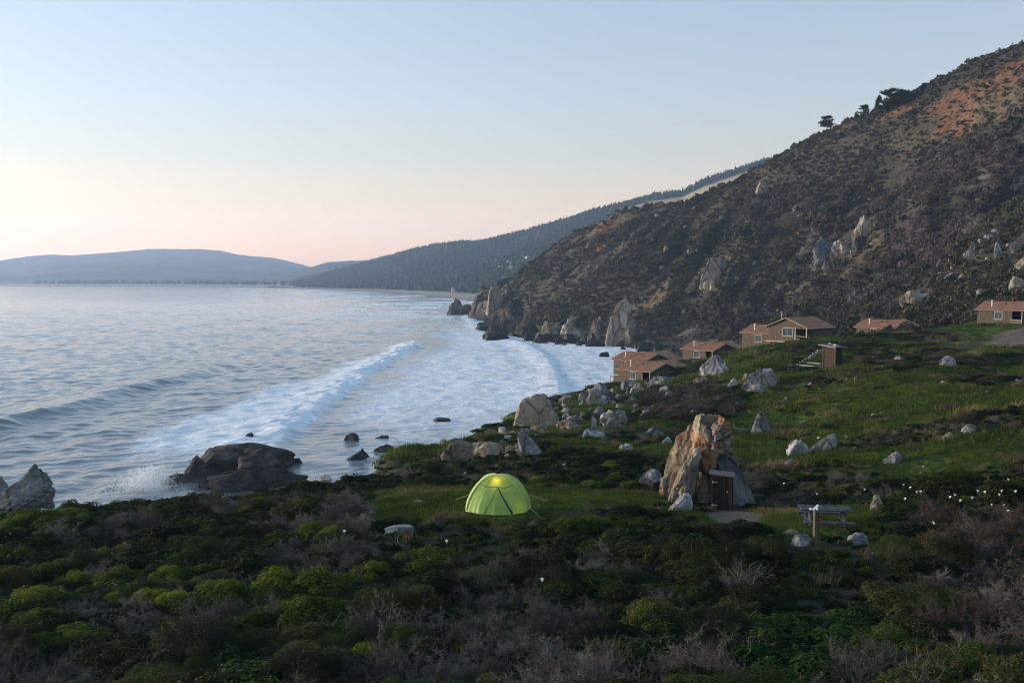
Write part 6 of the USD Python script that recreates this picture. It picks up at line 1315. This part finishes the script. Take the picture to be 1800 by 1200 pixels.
scatter('distant_forest', [(conifer(1200 + k), L_forest) for k in range(3)] + [(roundtree(1210 + k), L_forest) for k in range(2)], np.stack([xq, dq, zq - .8], 1), rv.uniform(0, 360, len(xq)), hq, wq, label='distant dark forest over the hill behind the beach', cat='forest')
hw = M('far_house_wall', {'oi': ('object_info', {}), 'c': ('rgb_ramp', {'ramp': [(0, (.35, .33, .30)), (.5, (.55, .54, .52)), (1, (.75, .74, .72))]}), 'p': ('principled_bsdf', {'roughness': .8})}, [('oi.random', 'c.fac'), ('c.color', 'p.base_color')])
hr = plain('far_house_roof', (.17, .16, .16), .8, n=.3, scale=.1)
hc = proto('far_house_form'); obj('wall', place(trimesh.creation.box([1, .8, .5]), 0, 0, .22), hw, hc)
rfv = trimesh.Trimesh([(-.55, -.45, .46), (.55, -.45, .46), (.55, .45, .46), (-.55, .45, .46), (-.55, 0, .78), (.55, 0, .78)], [[0, 1, 5], [0, 5, 4], [2, 3, 4], [2, 4, 5], [1, 2, 5], [3, 0, 4], [0, 2, 1], [0, 3, 2]], process=False); obj('roof', rfv, hr, hc)
dark_win = plain('far_house_window', (.05, .06, .07), .3); obj('window', trimesh.util.concatenate([place(trimesh.creation.box([.2, .02, .18]), q, -.41, .25) for q in (-.3, .05, .35)]), dark_win, hc)
rt = np.random.default_rng(31)
def shore_d(u): return float(np.interp(u, us, [on_sea(a, b)[1] for a, b in zip(us, sx)]))
for k in range(56):
    u = rt.uniform(395, 770) if k > 12 else rt.uniform(450, 512)
    d = shore_d(u) + rt.uniform(240, 430); x = (u - 900) / FPX * d; s_ = rt.uniform(6, 11)
    later(copy_of(hc, 'beach_house', (x, d, 3.6 + rt.uniform(0, 1.0)), rt.uniform(-30, 30), s_, 'tiny beach house', 'house', 'houses of the far beach town'), (x, d, 6), 'tiny beach house')
for k in range(90):
    u = rt.uniform(872, 950); t_ = rt.uniform(.15, .65); d = float(np.interp(u, fu, fdf) + (np.interp(u, fu, fdr) - np.interp(u, fu, fdf)) * t_); x = float(fx((t_, u))); z = float(fz((t_, u)))
    uu_, vv_ = pix(x, d, z)
    if not 452 < vv_ < 474 or k % 3 == 0: 
        continue
    later(copy_of(hc, 'hill_house', (x, d, z), rt.uniform(-40, 40), rt.uniform(4.5, 8), 'tiny hill house', 'house', 'houses on the far forest hill'), (x, d, z), 'tiny hill house')
d = shore_d(797) + 120; tw_ = thing('lifeguard_tower', ((797 - 900) / FPX * d, d, 2.2), 10, 'small white tower at the back of the far beach left of the stacks', 'tower')
obj('cabin', place(trimesh.creation.box([4.5, 4, 4.5]), 0, 0, 6.5), white_mat, tw_); obj('roof', place(trimesh.creation.cone(4.2, 2.0, sections=4), 0, 0, 8.8, 45), hr, tw_)
for q in ((-1.8, -1.6), (1.8, -1.6), (-1.8, 1.6), (1.8, 1.6)): obj('leg', bar((*q, -.5), (*q, 4.4), .5), white_mat, tw_)
n = 420; u = rt.uniform(60, 880, n); d = np.array([shore_d(a) for a in u]) + rt.uniform(200, 520, n); x = (u - 900) / FPX * d
scatter('town_trees', [(roundtree(1220 + k), L_forest) for k in range(3)], np.stack([x, d, np.full(n, 3.6)], 1), rt.uniform(0, 360, n), rt.uniform(7, 17, n), rt.integers(0, 3, n), label='line of small dark trees along the far shore among the houses', cat='trees')

# spray of a breaking wave at the left end of the big shore rock, and white water below the low cabin
sprng = np.random.default_rng(55)
def spray(name, u, v, d, w, h, n, lab):
    p = at(u, v, d); q = sprng.normal(0, 1, (n, 3)) * [w * .35, w * .3, 1]; t_ = sprng.random(n) ** 2.6
    c_ = np.stack([p[0] + q[:, 0] * (1.1 - t_ * .6) + t_ * w * .25, p[1] + q[:, 1], t_ * h], 1)
    vv2, ff2 = leaf_cloud(c_, sprng.normal(size=(n, 3)), .055, sprng, 0, .8)
    o = obj(name, trimesh.Trimesh(vv2 - [p[0], p[1], 0], ff2, process=False), M(name + '_drops', {'p': ('principled_bsdf', {'base_color': (.85, .88, .9), 'roughness': .6}), 't': ('translucent_bsdf', {'color': (.8, .84, .88)}), 'm': ('mix_closure', {'fac': .4})}, [('p.BSDF', 'm.closure1'), ('t.BSDF', 'm.closure2')], surface='m.closure'), loc=(p[0], p[1], 0), label=lab, cat='spray', kind='stuff')
spray('wave_spray', 246, 862, 120, 5.5, 2.9, 12000, 'burst of white spray at the left foot of the big shore rock')
word_labels()
